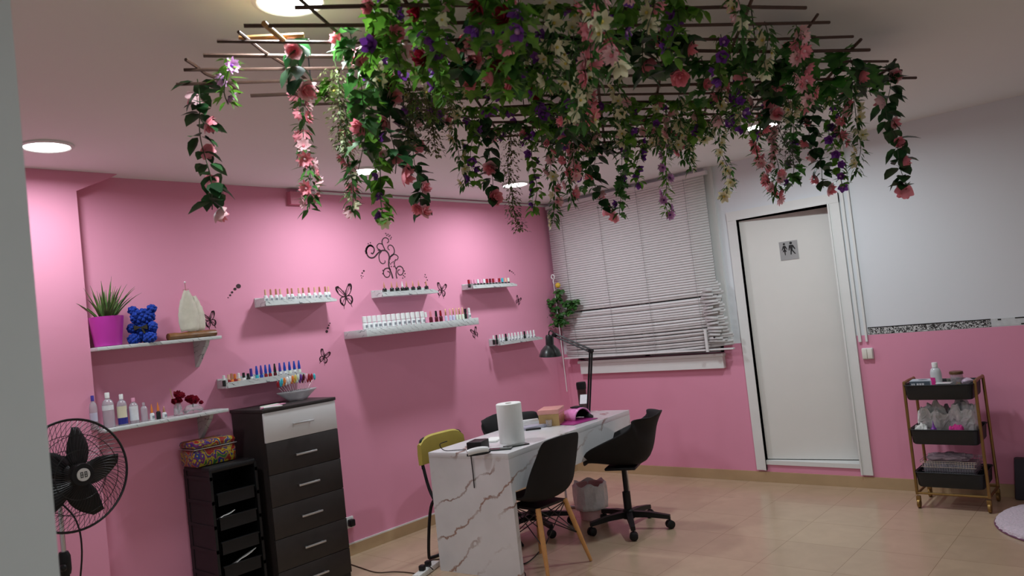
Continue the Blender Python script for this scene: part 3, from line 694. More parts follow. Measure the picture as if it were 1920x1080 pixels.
for i in range(14):
    px = 925+i*5.9; dk = i in (0, 1, 4, 10)
    polish((.0115, .046, .0085, .0075, .036, W_ if not dk else BK, WC if i not in (1, 4, 10) else BK), at_y(px, 632, .10), .10, 1.349, '%s polish, %s from the left on the ledge beside the desk lamp' % ('black' if dk else 'white', ordn(i+1)), 'polishes on the ledge beside the desk lamp')
m6 = [(419, BK, W_, 'black with pale cap', .03), (428, RD, SK, 'red with peach cap', .03), (434, OR, RG, 'orange with gold cap', .035), (440, RD, OR, 'red with orange cap', .03), (447, SK, WC, 'peach with white cap', .032), (456.5, W_, BK, 'white with fat black cap', .03), (465, BK, BK, 'low black', .022), (471, W_, PUB, 'white with thin violet cap', .05)]
for i, (px, bm_, cm, nm, ch) in enumerate(m6):
    polish((.0125, .040, .0095, .0085, ch, bm_, cm), at_y(px, 702, .10), .10, 1.336, nm+' polish, %s from the left above the drawers' % ordn(i+1), 'assorted polishes left of the blue caps')
px6 = [480.5, 489, 497.5, 505.5, 515, 524.5, 533.5, 543, 552, 561]
for i, px in enumerate(px6):
    bd = (TQ, BL, RD, RD, DR, W_, W_, CLR, W_, CLR)[i]
    polish((.0115, .046, .0095, .0050, .056, bd, (BK if i == 4 else (PUB if i in (1, 5) else BL))), at_y(px, 690, .10), .10, 1.336, 'polish with tall %s cap, %s of ten beside each other above the drawers' % ('black' if i == 4 else 'blue', ordn(i+1)), 'tall blue-capped polishes above the drawers')

# ------------------------------------------------------------------ wall decals
m_decal = mat('plum_black_vinyl', (.035, .008, .014), .6, noise=.1)
def ribbon(b, pts, w0, w1=None, k=6, closed=False):
    P = crom(pts, k, closed); n = len(P); L_ = []; R_ = []
    for i in range(n):
        t = (P[min(i+1, n-1)]-P[max(i-1, 0)]) if not closed else (P[(i+1) % n]-P[i-1]); t.normalize()
        s = Vector((0, -t.z, t.y)); u = i/(n-1); w0_ = w0; w_ = w0*(1-u)+(w1 if w1 is not None else w0)*u
        w_ *= .5; L_.append(P[i]+s*w_); R_.append(P[i]-s*w_)
    top = .0022; rings = []
    for a, c in zip(L_, R_): rings.append([(0.0003, a.y, a.z), (top, a.y, a.z), (top, c.y, c.z), (0.0003, c.y, c.z)])
    if closed: rings.append(rings[0])
    b.loft(rings, not closed)
def W(cx, cy, ox, oy, s): return X(ox+cx/s, oy+cy/s, 0)
b = MB(); A = lambda *q: [W(x, y, 660, 430, 8.31) for x, y in q]
ribbon(b, A((635, 765), (615, 690), (590, 630), (572, 560), (575, 480), (580, 430), (560, 370), (515, 330), (450, 335), (400, 375), (350, 430), (300, 445), (250, 420), (222, 350), (240, 280), (285, 255), (335, 285), (345, 335), (320, 380), (295, 365)), .012, .010)
ribbon(b, A((225, 380), (218, 330), (240, 275), (285, 248), (330, 275)), .018, .012)
ribbon(b, A((460, 340), (425, 390), (420, 450), (440, 510), (480, 535), (515, 515), (510, 485)), .008, .006)
ribbon(b, A((400, 325), (440, 325), (400, 300), (388, 260), (415, 225), (455, 225), (475, 240)), .007)
ribbon(b, A((515, 325), (490, 270), (468, 215), (475, 160), (515, 130), (560, 150), (570, 190), (545, 212)), .009, .006)
ribbon(b, A((595, 430), (640, 395), (660, 340), (640, 275), (600, 245), (565, 260), (560, 300), (585, 325)), .009, .006)
ribbon(b, A((590, 470), (600, 420), (640, 390), (690, 400), (718, 435), (700, 475), (675, 470)), .008, .006)
ribbon(b, A((700, 765), (685, 700), (690, 630), (665, 570), (660, 520), (680, 470)), .009, .006)
ribbon(b, A((690, 620), (705, 590), (745, 575), (785, 600), (800, 650), (780, 700), (740, 710), (712, 675), (720, 635), (745, 630)), .009, .006)
ribbon(b, A((600, 640), (585, 612), (540, 605), (500, 630), (490, 690), (520, 740), (565, 742), (590, 705), (580, 665), (550, 655)), .009, .006)
for (x, y) in [(215, 300), (205, 340), (215, 375), (285, 210), (250, 225), (525, 65), (540, 95), (560, 80), (575, 110), (590, 95), (600, 150), (610, 125), (580, 520), (600, 540), (620, 520), (610, 580), (640, 505), (655, 530), (650, 580), (480, 640), (478, 690), (815, 650), (825, 690), (800, 720), (820, 740), (790, 760), (670, 485)]:
    c = W(x, y, 660, 430, 8.31); b.add([(.002, c.y+.0055*math.cos(t), c.z+.0055*math.sin(t)) for t in [2*PI*k/8 for k in range(8)]], [tuple(range(8))])
tag(b.build('flourish_decal', m_decal, None, False), 'plum black scroll flourish decal on the pink wall above the black polishes', 'wall decal')
def dots(lst, label, name='dot_decal'):
    b = MB()
    for px, py, r_ in lst:
        c = X(px, py, 0); r_ = r_/285
        v = [(.002, c.y+1.15*r_*math.cos(t), c.z+r_*math.sin(t)) for t in [2*PI*k/16 for k in range(16)]]; v += [(.0003,)+p[1:] for p in v]
        b.add(v, [tuple(range(16))]+[(i, (i+1) % 16, 16+(i+1) % 16, 16+i) for i in range(16)])
    tag(b.build(name, m_decal, None, False), label, 'wall decal', 'dot trail decals')
dots([(447, 536.5, 4.2), (440.5, 542, 2.6), (435, 548, 2), (431.5, 553.5, 1.7), (427.5, 558, 1)], 'trail of five black dots rising to the right of the sail ornament')
dots([(612.5, 621.5, 2.8), (614.5, 615, 2), (616.5, 610, 1.5), (618.5, 606, 1.2)], 'black dot trail decal below the large butterfly')
dots([(955.5, 507.5, 2.4), (959.5, 509.5, 1.6), (962.5, 512, 1.4), (965, 515, 1)], 'black dot trail decal above the corner ledge')
dots([(682, 508, 2), (679, 512, 1.6), (677, 517, 1.2), (680.5, 518, 1), (678, 521, 1)], 'tiny speckled decal between large butterfly and scroll flourish')
dots([(797, 515, 1.4), (799, 520, 1.4), (801, 525, 1.4), (797, 530, 1.4), (796, 519, .9)], 'tiny speckled decal rising over the right end of the black polishes')
def butterfly(px, py, size, rot, label, sq=1.0):
    c = X(px, py, 0); b = MB(); cr_, sr = math.cos(rot), math.sin(rot); s = size
    def T(u, v): u, v = u*sq, v; return Vector((0, c.y+s*(u*cr_-v*sr), c.z+s*(u*sr+v*cr_)))
    for sd in (1, -1):
        q = lambda *a: [T(sd*x, y) for x, y in a]
        ribbon(b, q((.05, .05), (.2, .45), (.5, .8), (.78, .85), (.8, .6), (.62, .3), (.35, .08)), .06*s, closed=True, k=4)
        ribbon(b, q((.5, .8), (.72, .80), (.76, .6), (.66, .42)), .20*s, .10*s, k=4)
        ribbon(b, q((.05, -.02), (.35, .02), (.6, -.1), (.62, -.4), (.4, -.62), (.2, -.5), (.1, -.25)), .07*s, closed=True, k=4)
        ribbon(b, q((.58, -.12), (.6, -.38), (.42, -.56)), .12*s, k=4)
        ribbon(b, q((.1, .1), (.35, .4), (.6, .68)), .03*s, k=3); ribbon(b, q((.1, -.1), (.3, -.25), (.45, -.45)), .03*s, k=3)
        ribbon(b, q((.36, -.6), (.42, -.9)), .05*s, .02*s, k=3); ribbon(b, q((.02, .25), (.12, .5)), .025*s, k=3)
    ribbon(b, [T(0, .28), T(0, 0), T(0, -.3)], .10*s, .04*s, k=3)
    tag(b.build('butterfly_decal', m_decal, None, False), label, 'wall decal', 'butterfly decals')
butterfly(648, 556, .098, math.radians(8), 'largest black butterfly decal, right of the rose-gold capped polishes', .9)
butterfly(828, 545, .072, math.radians(-12), 'black butterfly decal at the right end of the black polish ledge', .9)
butterfly(607.5, 670, .060, math.radians(-25), 'black butterfly decal above the right end of the blue capped ledge', .85)
butterfly(890, 624.5, .055, math.radians(18), 'black butterfly decal just below the right end of the long shelf', .9)
butterfly(971.5, 564, .050, math.radians(-28), 'black butterfly decal below the corner ledge of coloured caps', .85)
butterfly(394, 601, .062, math.radians(12), 'black butterfly decal beside the sail ornament', .85)

# ------------------------------------------------------------------ upper bracket shelf things
ST = 1.655
c = X(204, 648, .12)
al = empty('aloe_plant', (.115, c.y, ST), 0, 'spiky green aloe in a glossy magenta pot on the upper bracket shelf', 'potted plant')
MB().lathe([(.062, 0), (.070, .004), (.088, .145), (.090, .168), (.083, .168), (.080, .14), (.001, .135)], n=28, caps=False).build('pot', mat('magenta_pot', (.50, .035, .36), .35), al)
MB().lathe([(.001, .148), (.080, .146)], n=20, caps=False).build('soil', mat('soil', (.04, .025, .015), .9), al)
b = MB(); r = random.Random(5)
for k in range(40):
    a = 2*PI*k/40*3.3+r.uniform(-.2, .2); lean = r.uniform(.12, 1.0); Ls = r.uniform(.15, .25)*(1.05 if lean < .5 else .95)
    h = Vector((math.cos(a), math.sin(a), 0))
    if h.x < 0: h.x *= .35
    pts = [h*(.012+.02*lean)+Vector((0, 0, .14))]
    for i in range(1, 7):
        u = i/6; pts.append(pts[0]+h*(lean*Ls*(u+.15*u*u)*.75)+Vector((0, 0, Ls*(u*1.05-.35*lean*u*u))))
    pts = [Vector((max(p_.x, -.092), p_.y, p_.z)) for p_ in pts]; b.tube(pts, [.0105*(1-.93*(i/6)**1.3) for i in range(7)], 5, flat=.45)
b.build('aloe_leaves', leafmat('aloe_leaf', (.06, .13, .03), (.16, .26, .07), .1), al)
# blue rose bear
c = X(272, 640, .12)
bear = empty('rose_bear', (.12, c.y, ST), math.radians(-38), 'small blue foam-rose teddy bear sitting between the aloe and the sail ornament', 'ornament')
bear.scale = (1.1, 1.22, 1.06)
m_bear = mat('blue_foam_roses', (.006, .045, .36), .85, noise=.5, scale=60, bump=1)
def bumpy(b, c, r, sc_=(1, 1, 1), n=60):
    b.sphere(c, r*.93, 14, 10, sc_)
    for k in range(n):
        z = 1-2*(k+.5)/n; q = math.sqrt(1-z*z); t = k*2.399963
        b.sphere((c[0]+r*sc_[0]*q*math.cos(t)*.93, c[1]+r*sc_[1]*q*math.sin(t)*.93, c[2]+r*sc_[2]*z*.93), .0098, 7, 5)
b = MB(); bumpy(b, (0, 0, .062), .052, (.85, 1, 1.1)); b.build('body', m_bear, bear)
b = MB(); bumpy(b, (.004, 0, .142), .048, (.9, 1.1, .92)); b.build('head', m_bear, bear)
for sy in (-1, 1):
    b = MB(); bumpy(b, (0, sy*.042, .184), .018, n=16); b.build('ear', m_bear, bear)
    b = MB(); bumpy(b, (.028, sy*.046, .085), .020, (1.3, .8, 1.1), 22); b.build('arm', m_bear, bear)
    b = MB(); bumpy(b, (.050, sy*.036, .026), .026, (1.1, .9, .95), 28); b.build('foot', m_bear, bear)
b = MB(); b.prism([(-.03, .10), (0, .088), (.03, .10), (.03, .072), (0, .084), (-.03, .072)], 0, .048, .058); b.prism([(0, .084), (.012, .05), (.02, .055), (.006, .086)], 0, .048, .056)
b.build('ribbon_bow', mat('black_gold_ribbon', (.03, .025, .01), .4, noise=.8, scale=90), bear)
# sail ornament on bamboo base
ya, yb_ = X(316, 640, .10).y, X(404, 628, .10).y; cy = (ya+yb_)/2
sail = empty('sail_ornament', (.10, cy, ST), 0, 'cream shell sailboat ornament on a split bamboo base', 'ornament')
hl = (yb_-ya)/2
b = MB()
rings = []
for i in range(9):
    y = -hl+2*hl*i/8; rr = .022+.002*math.sin(i*2.2)
    rings.append([(rr*1.3*math.cos(t), y, .022+rr*math.sin(t)) for t in [2*PI*k/12 for k in range(12)]])
b.loft(rings); b.build('bamboo_base', mat('dark_bamboo', (.17, .07, .018), .4, noise=.7, scale=25), sail)
m_shell = mat('shell_cream', (.62, .58, .47), .5, noise=.2, scale=25)
for (off, w_, hh, xx) in ((-.014, .062, .250, 0.004), (.034, .060, .215, -.010)):
    b = MB(); rows = []
    for i in range(13):
        u = i/12; z = .045+hh*u; ww = w_*math.sin(PI*(.30+.66*u))**.8+.002
        rows.append([(xx+.012*math.cos(PI*(j/4-.5))+.003*math.sin(u*40), off+ww*(j/2-1), z+.004*math.sin(j*2+u*20)) for j in range(5)])
    b.loft(rows, False, False); solid(b.build('sail', m_shell, sail), .004)
MB().tube([(0, -.014, .03), (0, -.016, .345)], .0018, 5).build('mast', mat('twine', (.35, .18, .12), .8), sail)
MB().tube([(0, -.034, .300), (0, .006, .304)], .0014, 5).build('crossbar', MATS['twine'], sail)
MB().sphere((0, -.016, .347), .006).build('tip_bead', mat('bead', (.9, .85, .85), .3), sail)

# ------------------------------------------------------------------ lower bracket shelf things
SB = 1.205
def lotion(px, h, r_, label, body, cap, lab=None, liquid=None, x=.11, capshape=0, fill=.5):
    y = X(px, 780, x).y; e = empty('lotion_bottle', (x, y, SB), 0, label, 'bottle', 'bottles on the lower bracket shelf')
    MB().lathe([(r_*.85, 0), (r_, .006), (r_, h*.66), (r_*.8, h*.76), (r_*.35, h*.82), (r_*.35, h*.85)], n=18).build('body', body, e)
    if liquid: MB().lathe([(r_*.86, .004), (r_*1.012, .008), (r_*1.012, h*fill)], n=18).build('liquid', liquid, e)
    MB().lathe([(r_*.42, h*.84), (r_*.42, h*.98), (r_*.36, h)] if not capshape else [(r_*.2, h*.84), (r_*.2, h*.93), (r_*.5, h*.93), (r_*.5, h)], n=14).build('cap', cap, e)
    if lab: 
        m_, a, c2 = lab; b = MB(); v = []
        for j in range(9):
            t = math.radians(-75+150*j/8-35); v.append([(r_*1.03*math.cos(t), r_*1.03*math.sin(t), h*a), (r_*1.03*math.cos(t), r_*1.03*math.sin(t), h*c2)])
        b.loft(v, False, False); b.build('label', m_, e)
    return e
TRP = mat('translucent_bottle', (.80, .74, .80), .15, trans=.6, noise=.01); lw = mat('label_white', (.75, .75, .78), .6, noise=.15, scale=60)
lotion(176, .19, .020, 'tall clear bottle with violet cap next to the pink pilaster', TRP, PUB, (mat('label_lilac', (.55, .52, .66), .6), .25, .5))
lotion(204, .195, .030, 'clear square-shouldered bottle with wide white label', TRP, WC, (lw, .5, .64))
lotion(230, .175, .026, 'clear bottle half full of dark blue liquid with cream label', TRP, WC, (mat('label_cream', (.72, .66, .48), .6), .25, .62), mat('blue_liquid', (.03, .03, .22), .15), fill=.5)
lotion(252, .145, .024, 'white tube-label bottle with pink cap right of the blue liquid one', TRP, PK, (lw, .12, .68))
lotion(271, .11, .018, 'small clear spray bottle left of the gold-tipped polishes', TRP, TRP)
for px, bm_, h_, nm in ((285, W_, .05, 'white polish with pointed gold cap, left of the black one'), (297, BK, .055, 'black polish with pointed gold cap on the lotion shelf'), (308, W_, .042, 'small white polish with gold cap, right of the black one')):
    polish((.013, h_*.9, .007, .0015, .05 if h_ > .045 else .034, bm_, OR if h_ > .045 else RG), at_y(px, 775, .12), .12, SB, nm, 'gold-tipped polishes on the lotion shelf')
def redflower(px, py, label, vase):
    y = X(px, py, .10).y; e = empty('flower_vase', (.10, y, SB), 0, label, 'vase')
    if vase: MB().lathe([(.022, 0), (.026, .004), (.022, .05), (.018, .075), (.016, .075), (.019, .05), (.001, .008)], n=16, caps=False).build('vase', m_acryl, e)
    else: MB().lathe([(.030, 0), (.052, .006), (.060, .022), (.040, .045), (.022, .055), (.001, .056)], n=20, caps=False).build('candle_dish', m_acryl, e)
    top = .105 if vase else .075
    for k in range(3): MB().tube([(0, 0, .02), (.004*k, .006*(k-1), top)], .0015, 4).build('stem', m_stem, e)
    for (dx, dy, dz, s) in ((0, 0, .01, .030), (.0, .026, .008, .022), (.004, -.026, -.018, .018), (0, .008, -.018, .022)) if vase else ((0, -.012, .008, .028), (0, .016, .0, .026), (0, .052, -.022, .014), (0, -.03, .012, .018)):
        f = bpy.data.objects.new('blossom', FL['red'][0]); COL.objects.link(f); f.parent = e; f.location = (dx, dy, top+dz); f.scale = (s, s, s); f.rotation_euler = (rnd.uniform(-.5, .5), 1.1+rnd.uniform(-.3, .3), 0)
    if vase: MB().tube([(0, -.01, .06), (0, -.03, .12), (0, -.036, .165)], .002, 5).build('reed', mat('dry_reed', (.5, .35, .1), .7), e)
redflower(333, 760, 'dark red blossoms in a small clear vase beside the gold-tipped polishes', True)
redflower(362, 765, 'dark red blossoms on a clear glass dish at the end of the lotion shelf', False)

# ------------------------------------------------------------------ tall chest of drawers
CY0, CY1, CT, CXF = -3.555, -3.028, 1.176, .40
m_wenge = mat('black_brown_laminate', (.020, .015, .014), .5, noise=.3, scale=20)
ch = empty('chest_of_drawers', (CXF/2, (CY0+CY1)/2, 0), 0, 'tall narrow black-brown chest of drawers with a white top drawer', 'drawers')
cx, cy = CXF/2, (CY0+CY1)/2
MB().box((0.02-cx, CY0-cy, 0), (CXF-.016-cx, CY1-cy, CT-.02)).build('carcass', m_wenge, ch, False)
MB().box((0.004-cx, CY0-.004-cy, CT-.02), (CXF+.004-cx, CY1+.004-cy, CT), bev=.003).build('top_panel', m_wenge, ch)
zs = [CT-.023, .968, .772, .577, .382, .187, .03]
m_wd = mat('white_drawer_front', (.66, .65, .65), .4, noise=.02)
for i in range(6):
    d = MB().box((CXF-.016-cx, CY0+.002-cy, zs[i+1]+.003), (CXF-cx, CY1-.002-cy, zs[i]), bev=.0015).build('drawer', m_wd if i == 0 else m_wenge, ch)
    if i == 0: d['label'] = 'white drawer front'
    zc = (1.058, .866, .675, .483, .290, .10)[i]; y0, y1 = -.078, .075
    b = MB().box((CXF+.016-cx, y0+.0, zc-.006), (CXF+.028-cx, y1+.0, zc+.006), bev=.003)
    for yy in (y0+.012, y1-.022): b.box((CXF-.001-cx, yy, zc-.004), (CXF+.018-cx, yy+.01, zc+.004))
    b.build('handle', m_alu, d)
# things on the chest: swatch holder and pens
q = X(555, 745, .14); sh = empty('swatch_stand', (.16, q.y, CT), 0, 'clear fan-shaped stand filled with coloured nail swatch sticks', 'swatch stand')
b = MB(); rows = []
for i in range(5):
    u = i/4; rr = .06+.075*u; rows.append([(rr*.5*math.cos(t), rr*1.1*math.sin(t), .004+.062*u) for t in [2*PI*k/20 for k in range(20)]])
b.loft(rows, False); b.lathe([(.001, .004), (.04, .004)], n=20, caps=False); solid(b.build('tray', mat('frosted_plastic', (.75, .73, .75), .3, trans=.5, noise=.02), sh), .002)
sw = [RD, OR, PK, WC, f_pur, TQ, f_yel, RD, W_, DR, OR, CLR]
for k in range(26):
    u = (k % 13)/12*2-1; row = k//13; tx, ty, tz = (.03 if row else -.02), u*.125, .135+.018*row-.012*abs(u)
    stp = MB().tube([(tx*.6, u*.045, .012), (tx, ty, tz-.02)], .0016, 4).build('swatch_stick', m_acryl, sh)
    MB().sphere((tx, ty, tz), .0115, 8, 6, (.5, .9, 2.0)).build('swatch_tip', sw[(k*5) % 12], stp)
for k, (pa, pb2, cm, nm) in enumerate((((488, 764), (524, 757), CLR, 'lime green'), ((495, 766), (536, 756), PK, 'pink'), ((502, 765), (530, 760), WC, 'white'))):
    a, c = Z(*pa, CT+.007), Z(*pb2, CT+.007); a.x = min(max(a.x, .08), .36); 
    o = MB().tube([(0, 0, 0), (c-a)*.5, (c-a)*.85, c-a], [.006, .006, .006, .002], 8).build('nail_art_pen', cm, loc=a); tag(o, nm+' nail art pen lying on top of the tall drawers', 'pen', 'nail art pens on the drawers')

# ------------------------------------------------------------------ black tray trolley
RY0, RY1, RX0, RX1, RT = -3.90, -3.60, .03, .35, .895
tr = empty('tray_trolley', ((RX0+RX1)/2, (RY0+RY1)/2, 0), 0, 'black plastic salon trolley with five trays left of the tall drawers', 'trolley')
cx, cy = (RX0+RX1)/2, (RY0+RY1)/2; hx, hy = (RX1-RX0)/2, (RY1-RY0)/2
MB().box((-hx, -hy, RT-.035), (hx, hy, RT), bev=.012).build('top_panel', m_black, tr)
MB().box((-hx, -hy, .05), (hx, hy, .09), bev=.01).build('base', m_black, tr)
MB().box((-hx, -hy+.01, .08), (-hx+.006, hy-.01, RT-.02)).build('back_panel', m_black, tr, False)
for sy in (-1, 1):
    b = MB(); y = sy*(hy-.008)
    b.box((-hx, y-.008, .05), (-hx+.035, y+.008, RT-.02)); b.box((hx-.035, y-.008, .05), (hx, y+.008, RT-.02)); b.box((-hx+.03, y-.005, .07), (hx-.03, y+.005, RT-.02))
    for k in range(6): b.box((-hx, y-.009, .12+k*.14), (hx, y+.009, .14+k*.14))
    b.build('side_frame', m_black, tr, False)
for k in range(5):
    z = .10+k*.14; b = MB(); dy = hy-.03; x0, x1 = -hx+.03, hx+.005
    b.box((x0, -dy, z), (x1, dy, z+.006)); b.box((x1-.006, -dy, z), (x1, dy, z+.075)); b.box((x0, -dy, z), (x0+.005, dy, z+.07)); b.box((x0, -dy, z), (x1, -dy+.005, z+.07)); b.box((x0, dy-.005, z), (x1, dy, z+.07)); b.box((x1-.012, -dy, z+.072), (x1+.006, dy, z+.080))
    b.build('tray', m_black, tr, False)
for sx in (-1, 1):
    for sy in (-1, 1): MB().lathe([(.022, -.009), (.024, 0), (.022, .009)], (sx*(hx-.04), sy*(hy-.03), .024), 12, 'Y').build('caster', m_black, tr)
for (z, yy, l, nm) in ((.60, -.06, .09, 'white folded paper in the upper middle tray of the black trolley'), (.32, .03, .13, 'white paper sheet sticking up from a lower tray of the black trolley'), (.18, -.02, .12, 'clear plastic pack lying in the bottom tray of the black trolley')):
    o = MB(); rows = [[(cx+hx-.10+.05*i, cy+yy-l/2+l*j/4, z-.03+.015*i+(.045 if z < .4 and z > .2 else .02)*(j/4)+.004*math.sin(i*3+j*2)) for i in range(3)] for j in range(5)]
    o.loft(rows, False, False); tag(solid(o.build('paper_sheet', m_paper), .003), nm, 'paper')
tn = empty('tin_box', (.16, -3.80, RT), 0, 'colourful graffiti-print tin box with raised lid on the black trolley', 'box')
def tinmat():
    m, nt, b = nmat('bright_print'); N = nt.nodes; L = nt.links
    t = N.new('ShaderNodeTexCoord'); v = N.new('ShaderNodeTexNoise'); v.inputs['Scale'].default_value = 16; v.inputs['Detail'].default_value = 1; v.inputs['Distortion'].default_value = 1.5; L.new(t.outputs['Object'], v.inputs['Vector'])
    cr = N.new('ShaderNodeValToRGB'); cr.color_ramp.interpolation = 'CONSTANT'; e = cr.color_ramp.elements
    e[0].color = (.22, .012, .012, 1); e[1].position = .42; e[1].color = (.36, .27, .02, 1)  # print colours darkened to carry the shade lying on the tin
    for p_, c_ in ((.50, (.012, .03, .16)), (.56, (.13, .012, .10)), (.63, (.33, .26, .02)), (.70, (.02, .11, .03))):
        q = e.new(p_); q.color = rgba(c_)
    L.new(v.outputs['Fac'], cr.inputs['Fac']); L.new(cr.outputs[0], b.inputs['Base Color']); b.inputs['Roughness'].default_value = .35
    return m
mt = tinmat()
MB().box((-.10, -.13, 0), (.10, .13, .105), bev=.02).build('tin_body', mt, tn)
MB().box((-.104, -.134, .104), (.104, .134, .109), bev=.002).build('rim', m_alu, tn)
MB().box((-.102, -.132, .108), (.102, .132, .150), bev=.02).build('lid', mt, tn)

# ------------------------------------------------------------------ pedestal fan
hub = CAM+ray(136, 891)*3.3
fan = empty('pedestal_fan', (hub.x-.02, hub.y, 0), 0, 'black pedestal fan with wire cage beside the pink pilaster', 'fan')
FH = hub.z; fax = Vector((1, .12, .05)).normalized(); qf = fax.to_track_quat('Z', 'Y').to_matrix().to_4x4(); MF = Matrix.Translation((.02, 0, FH)) @ qf
RC = .238
b = MB(); b.M = MF
b.tube([(RC*math.cos(t), RC*math.sin(t), 0) for t in [2*PI*k/64 for k in range(64)]], .0055, 8, True); b.build('cage_rim', m_blackmet, fan)
def cage(z1, name):
    b = MB(); b.M = MF
    for k in range(60):
        t0 = 2*PI*k/60; pts = []
        for i in range(8):
            u = i/7; r_ = RC-(RC-.045)*u; t = t0+.55*u; pts.append((r_*math.cos(t), r_*math.sin(t), z1*math.sin(u*PI/2)**.8 if u > 0 else 0))
        b.tube(pts, .0011, 4, caps=False)
    for r_, u in ((.17, .62), (.105, .86)): b.tube([(r_*math.cos(t), r_*math.sin(t), z1*u) for t in [2*PI*k/48 for k in range(48)]], .0016, 5, True)
    b.build(name, m_blackmet, fan)
cage(.085, 'front_cage'); cage(-.075, 'rear_cage')
b = MB(); b.M = MF; b.lathe([(.046, .076), (.050, .084), (.046, .092), (.001, .094)], n=24, caps=False); b.build('badge_ring', m_black, fan)
bd = MB(); bd.M = MF; bd.lathe([(.027, .093), (.027, .098), (.001, .0985)], n=24, caps=False); bd = bd.build('badge', mat('badge_white', (.72, .72, .70), .4), fan)
b = MB(); b.M = MF
for sx in (-1, 1):                                   # the two mirrored block marks on the badge
    b.box((sx*.003, -.012, .0985), (sx*.0055, .012, .0998)); b.box((sx*.003, .009, .0985), (sx*.014, .012, .0998)); b.box((sx*.003, -.012, .0985), (sx*.014, -.009, .0998)); b.box((sx*.0115, -.012, .0985), (sx*.014, .012, .0998)); b.box((sx*.006, -.0015, .0985), (sx*.012, .0015, .0998))
b.build('badge_mark', pm, bd, False)
b = MB(); b.M = MF; b.lathe([(.001, .03), (.03, .03), (.045, .01), (.045, -.02)], n=20, caps=False); b.build('rotor_hub', m_black, fan)
camup = MF.inverted().to_3x3() @ Vector((0, 0, 1)); a_up = math.atan2(camup.y, camup.x)
for k in range(5):
    b = MB(); a0 = a_up+math.radians(-98)+2*PI*k/5; rows = []
    for i in range(9):
        u = i/8; r_ = .04+.165*u; t = a0+(.30*u); ww = .022+.042*math.sin(PI*min(1, u*.9+.12))
        row = []
        for j in range(5):
            s = j/2-1; tt = t+s*ww/r_*.9; row.append((r_*math.cos(tt), r_*math.sin(tt), .018*s*(1-.3*u)))
        rows.append(row)
    b.M = MF; b.loft(rows, False, False); solid(b.build('blade', m_black, fan), .003)
b = MB(); b.M = MF; b.lathe([(.045, -.08), (.085, -.09), (.09, -.15), (.07, -.21), (.02, -.225)], n=22); b.build('motor_housing', m_black, fan)
b = MB(); b.M = MF; b.tube([(0, 0, -.14), (camup.x*-.0, camup.y*-.0, -.14), tuple(Vector(camup)*-.12+Vector((0, 0, -.14)))], .024, 12); b.build('tilt_neck', m_black, fan)
pz = MF @ Vector((0, 0, -.14)); MB().tube([(pz.x, pz.y, FH-.10), (pz.x, pz.y, .72)], .0105, 12).build('upper_pole', m_chrome, fan)
MB().tube([(pz.x, pz.y, .74), (pz.x, pz.y, .05)], .017, 14).build('lower_pole', m_black, fan)
MB().lathe([(.022, .66), (.026, .68), (.026, .74), (.018, .76)], (pz.x, pz.y, 0), 16).build('height_collar', m_black, fan)
MB().sphere((pz.x+.04, pz.y-.02, .70), .016).build('height_knob', m_black, fan)
MB().lathe([(.19, 0), (.20, .008), (.18, .03), (.05, .05), (.03, .08)], (pz.x, pz.y, 0), 32).build('base', m_black, fan)
MB().tube(crom([(pz.x, pz.y, FH-.12), (pz.x+.09, pz.y+.03, FH-.20), (pz.x+.10, pz.y+.04, .76), (pz.x+.05, pz.y+.02, .50), (pz.x+.03, pz.y+.01, .2)], 6), .004, 6).build('power_cord', m_black, fan)

# ------------------------------------------------------------------ nail table
TBL = Vector((.89, -2.70, 0)); ang = math.atan2(1.61, -.17); TZT = .76
tb = empty('manicure_table', TBL, ang, 'white marble-print manicure table with rust veins and slab end panel', 'table')
# local: x along the length (toward the back wall), y = toward the pink wall (+) so width runs to -y
TLn, TWd = 1.62, .64
MB().box((0, -TWd, TZT-.035), (TLn, 0, TZT), bev=.002).build('tabletop', m_marble, tb)
MB().box((0.001, -TWd+.001, 0), (.036, -.001, TZT-.035)).build('end_panel', m_marble, tb, False)
MB().box((.036, -TWd+.001, TZT-.235), (TLn, -TWd+.019, TZT-.035)).build('front_apron', m_marble, tb, False)
b = MB(); pth = [(TLn-.10, -TWd+.03, TZT-.035), (TLn-.10, -TWd+.03, .03), (TLn-.10, -TWd+.05, .010), (TLn-.10, -.06, .010), (TLn-.10, -.04, .03), (TLn-.10, -.04, TZT-.035)]
b.tube(pth, .011, 10); b.build('chrome_leg_frame', m_chrome, tb)
b = MB(); b.box((TLn-.11, -TWd+.03, TZT-.30), (TLn-.09, -.04, TZT-.28)); b.build('crossbar', m_black, tb, False)
def onT(px, py, dz=0): 
    p = Z(px, py, TZT); return Vector((p.x, p.y, TZT+dz))
# paper roll
p = onT(961, 829); pr_ = empty('paper_roll', p, .3, 'large upright white paper towel roll on the near half of the manicure table', 'paper roll')
MB().lathe([(.022, .255), (.078, .256), (.083, .252), (.083, .004), (.080, 0), (.022, 0)], n=36, caps=False).build('paper', m_paper, pr_)
MB().lathe([(.021, .002), (.021, .254), (.018, .254), (.018, .002)], n=20, caps=False).build('cardboard_core', mat('cardboard', (.35, .25, .16), .8), pr_)
# rose-gold box
p = onT(1035, 792); p = onT(1036, 795); gb = empty('gift_box', p, ang+.35, 'pink and gold foil cardboard box behind the nail lamp', 'box')
MB().box((-.10, -.075, 0), (.10, .075, .10)).build('box_body', mat('gold_foil', (.50, .33, .14), .35, metal=.6, noise=.3), gb, False)
MB().box((-.104, -.079, .085), (.104, .079, .118), bev=.003).build('lid', mat('pink_foil', (.72, .34, .30), .4, metal=.2, noise=.15), gb)
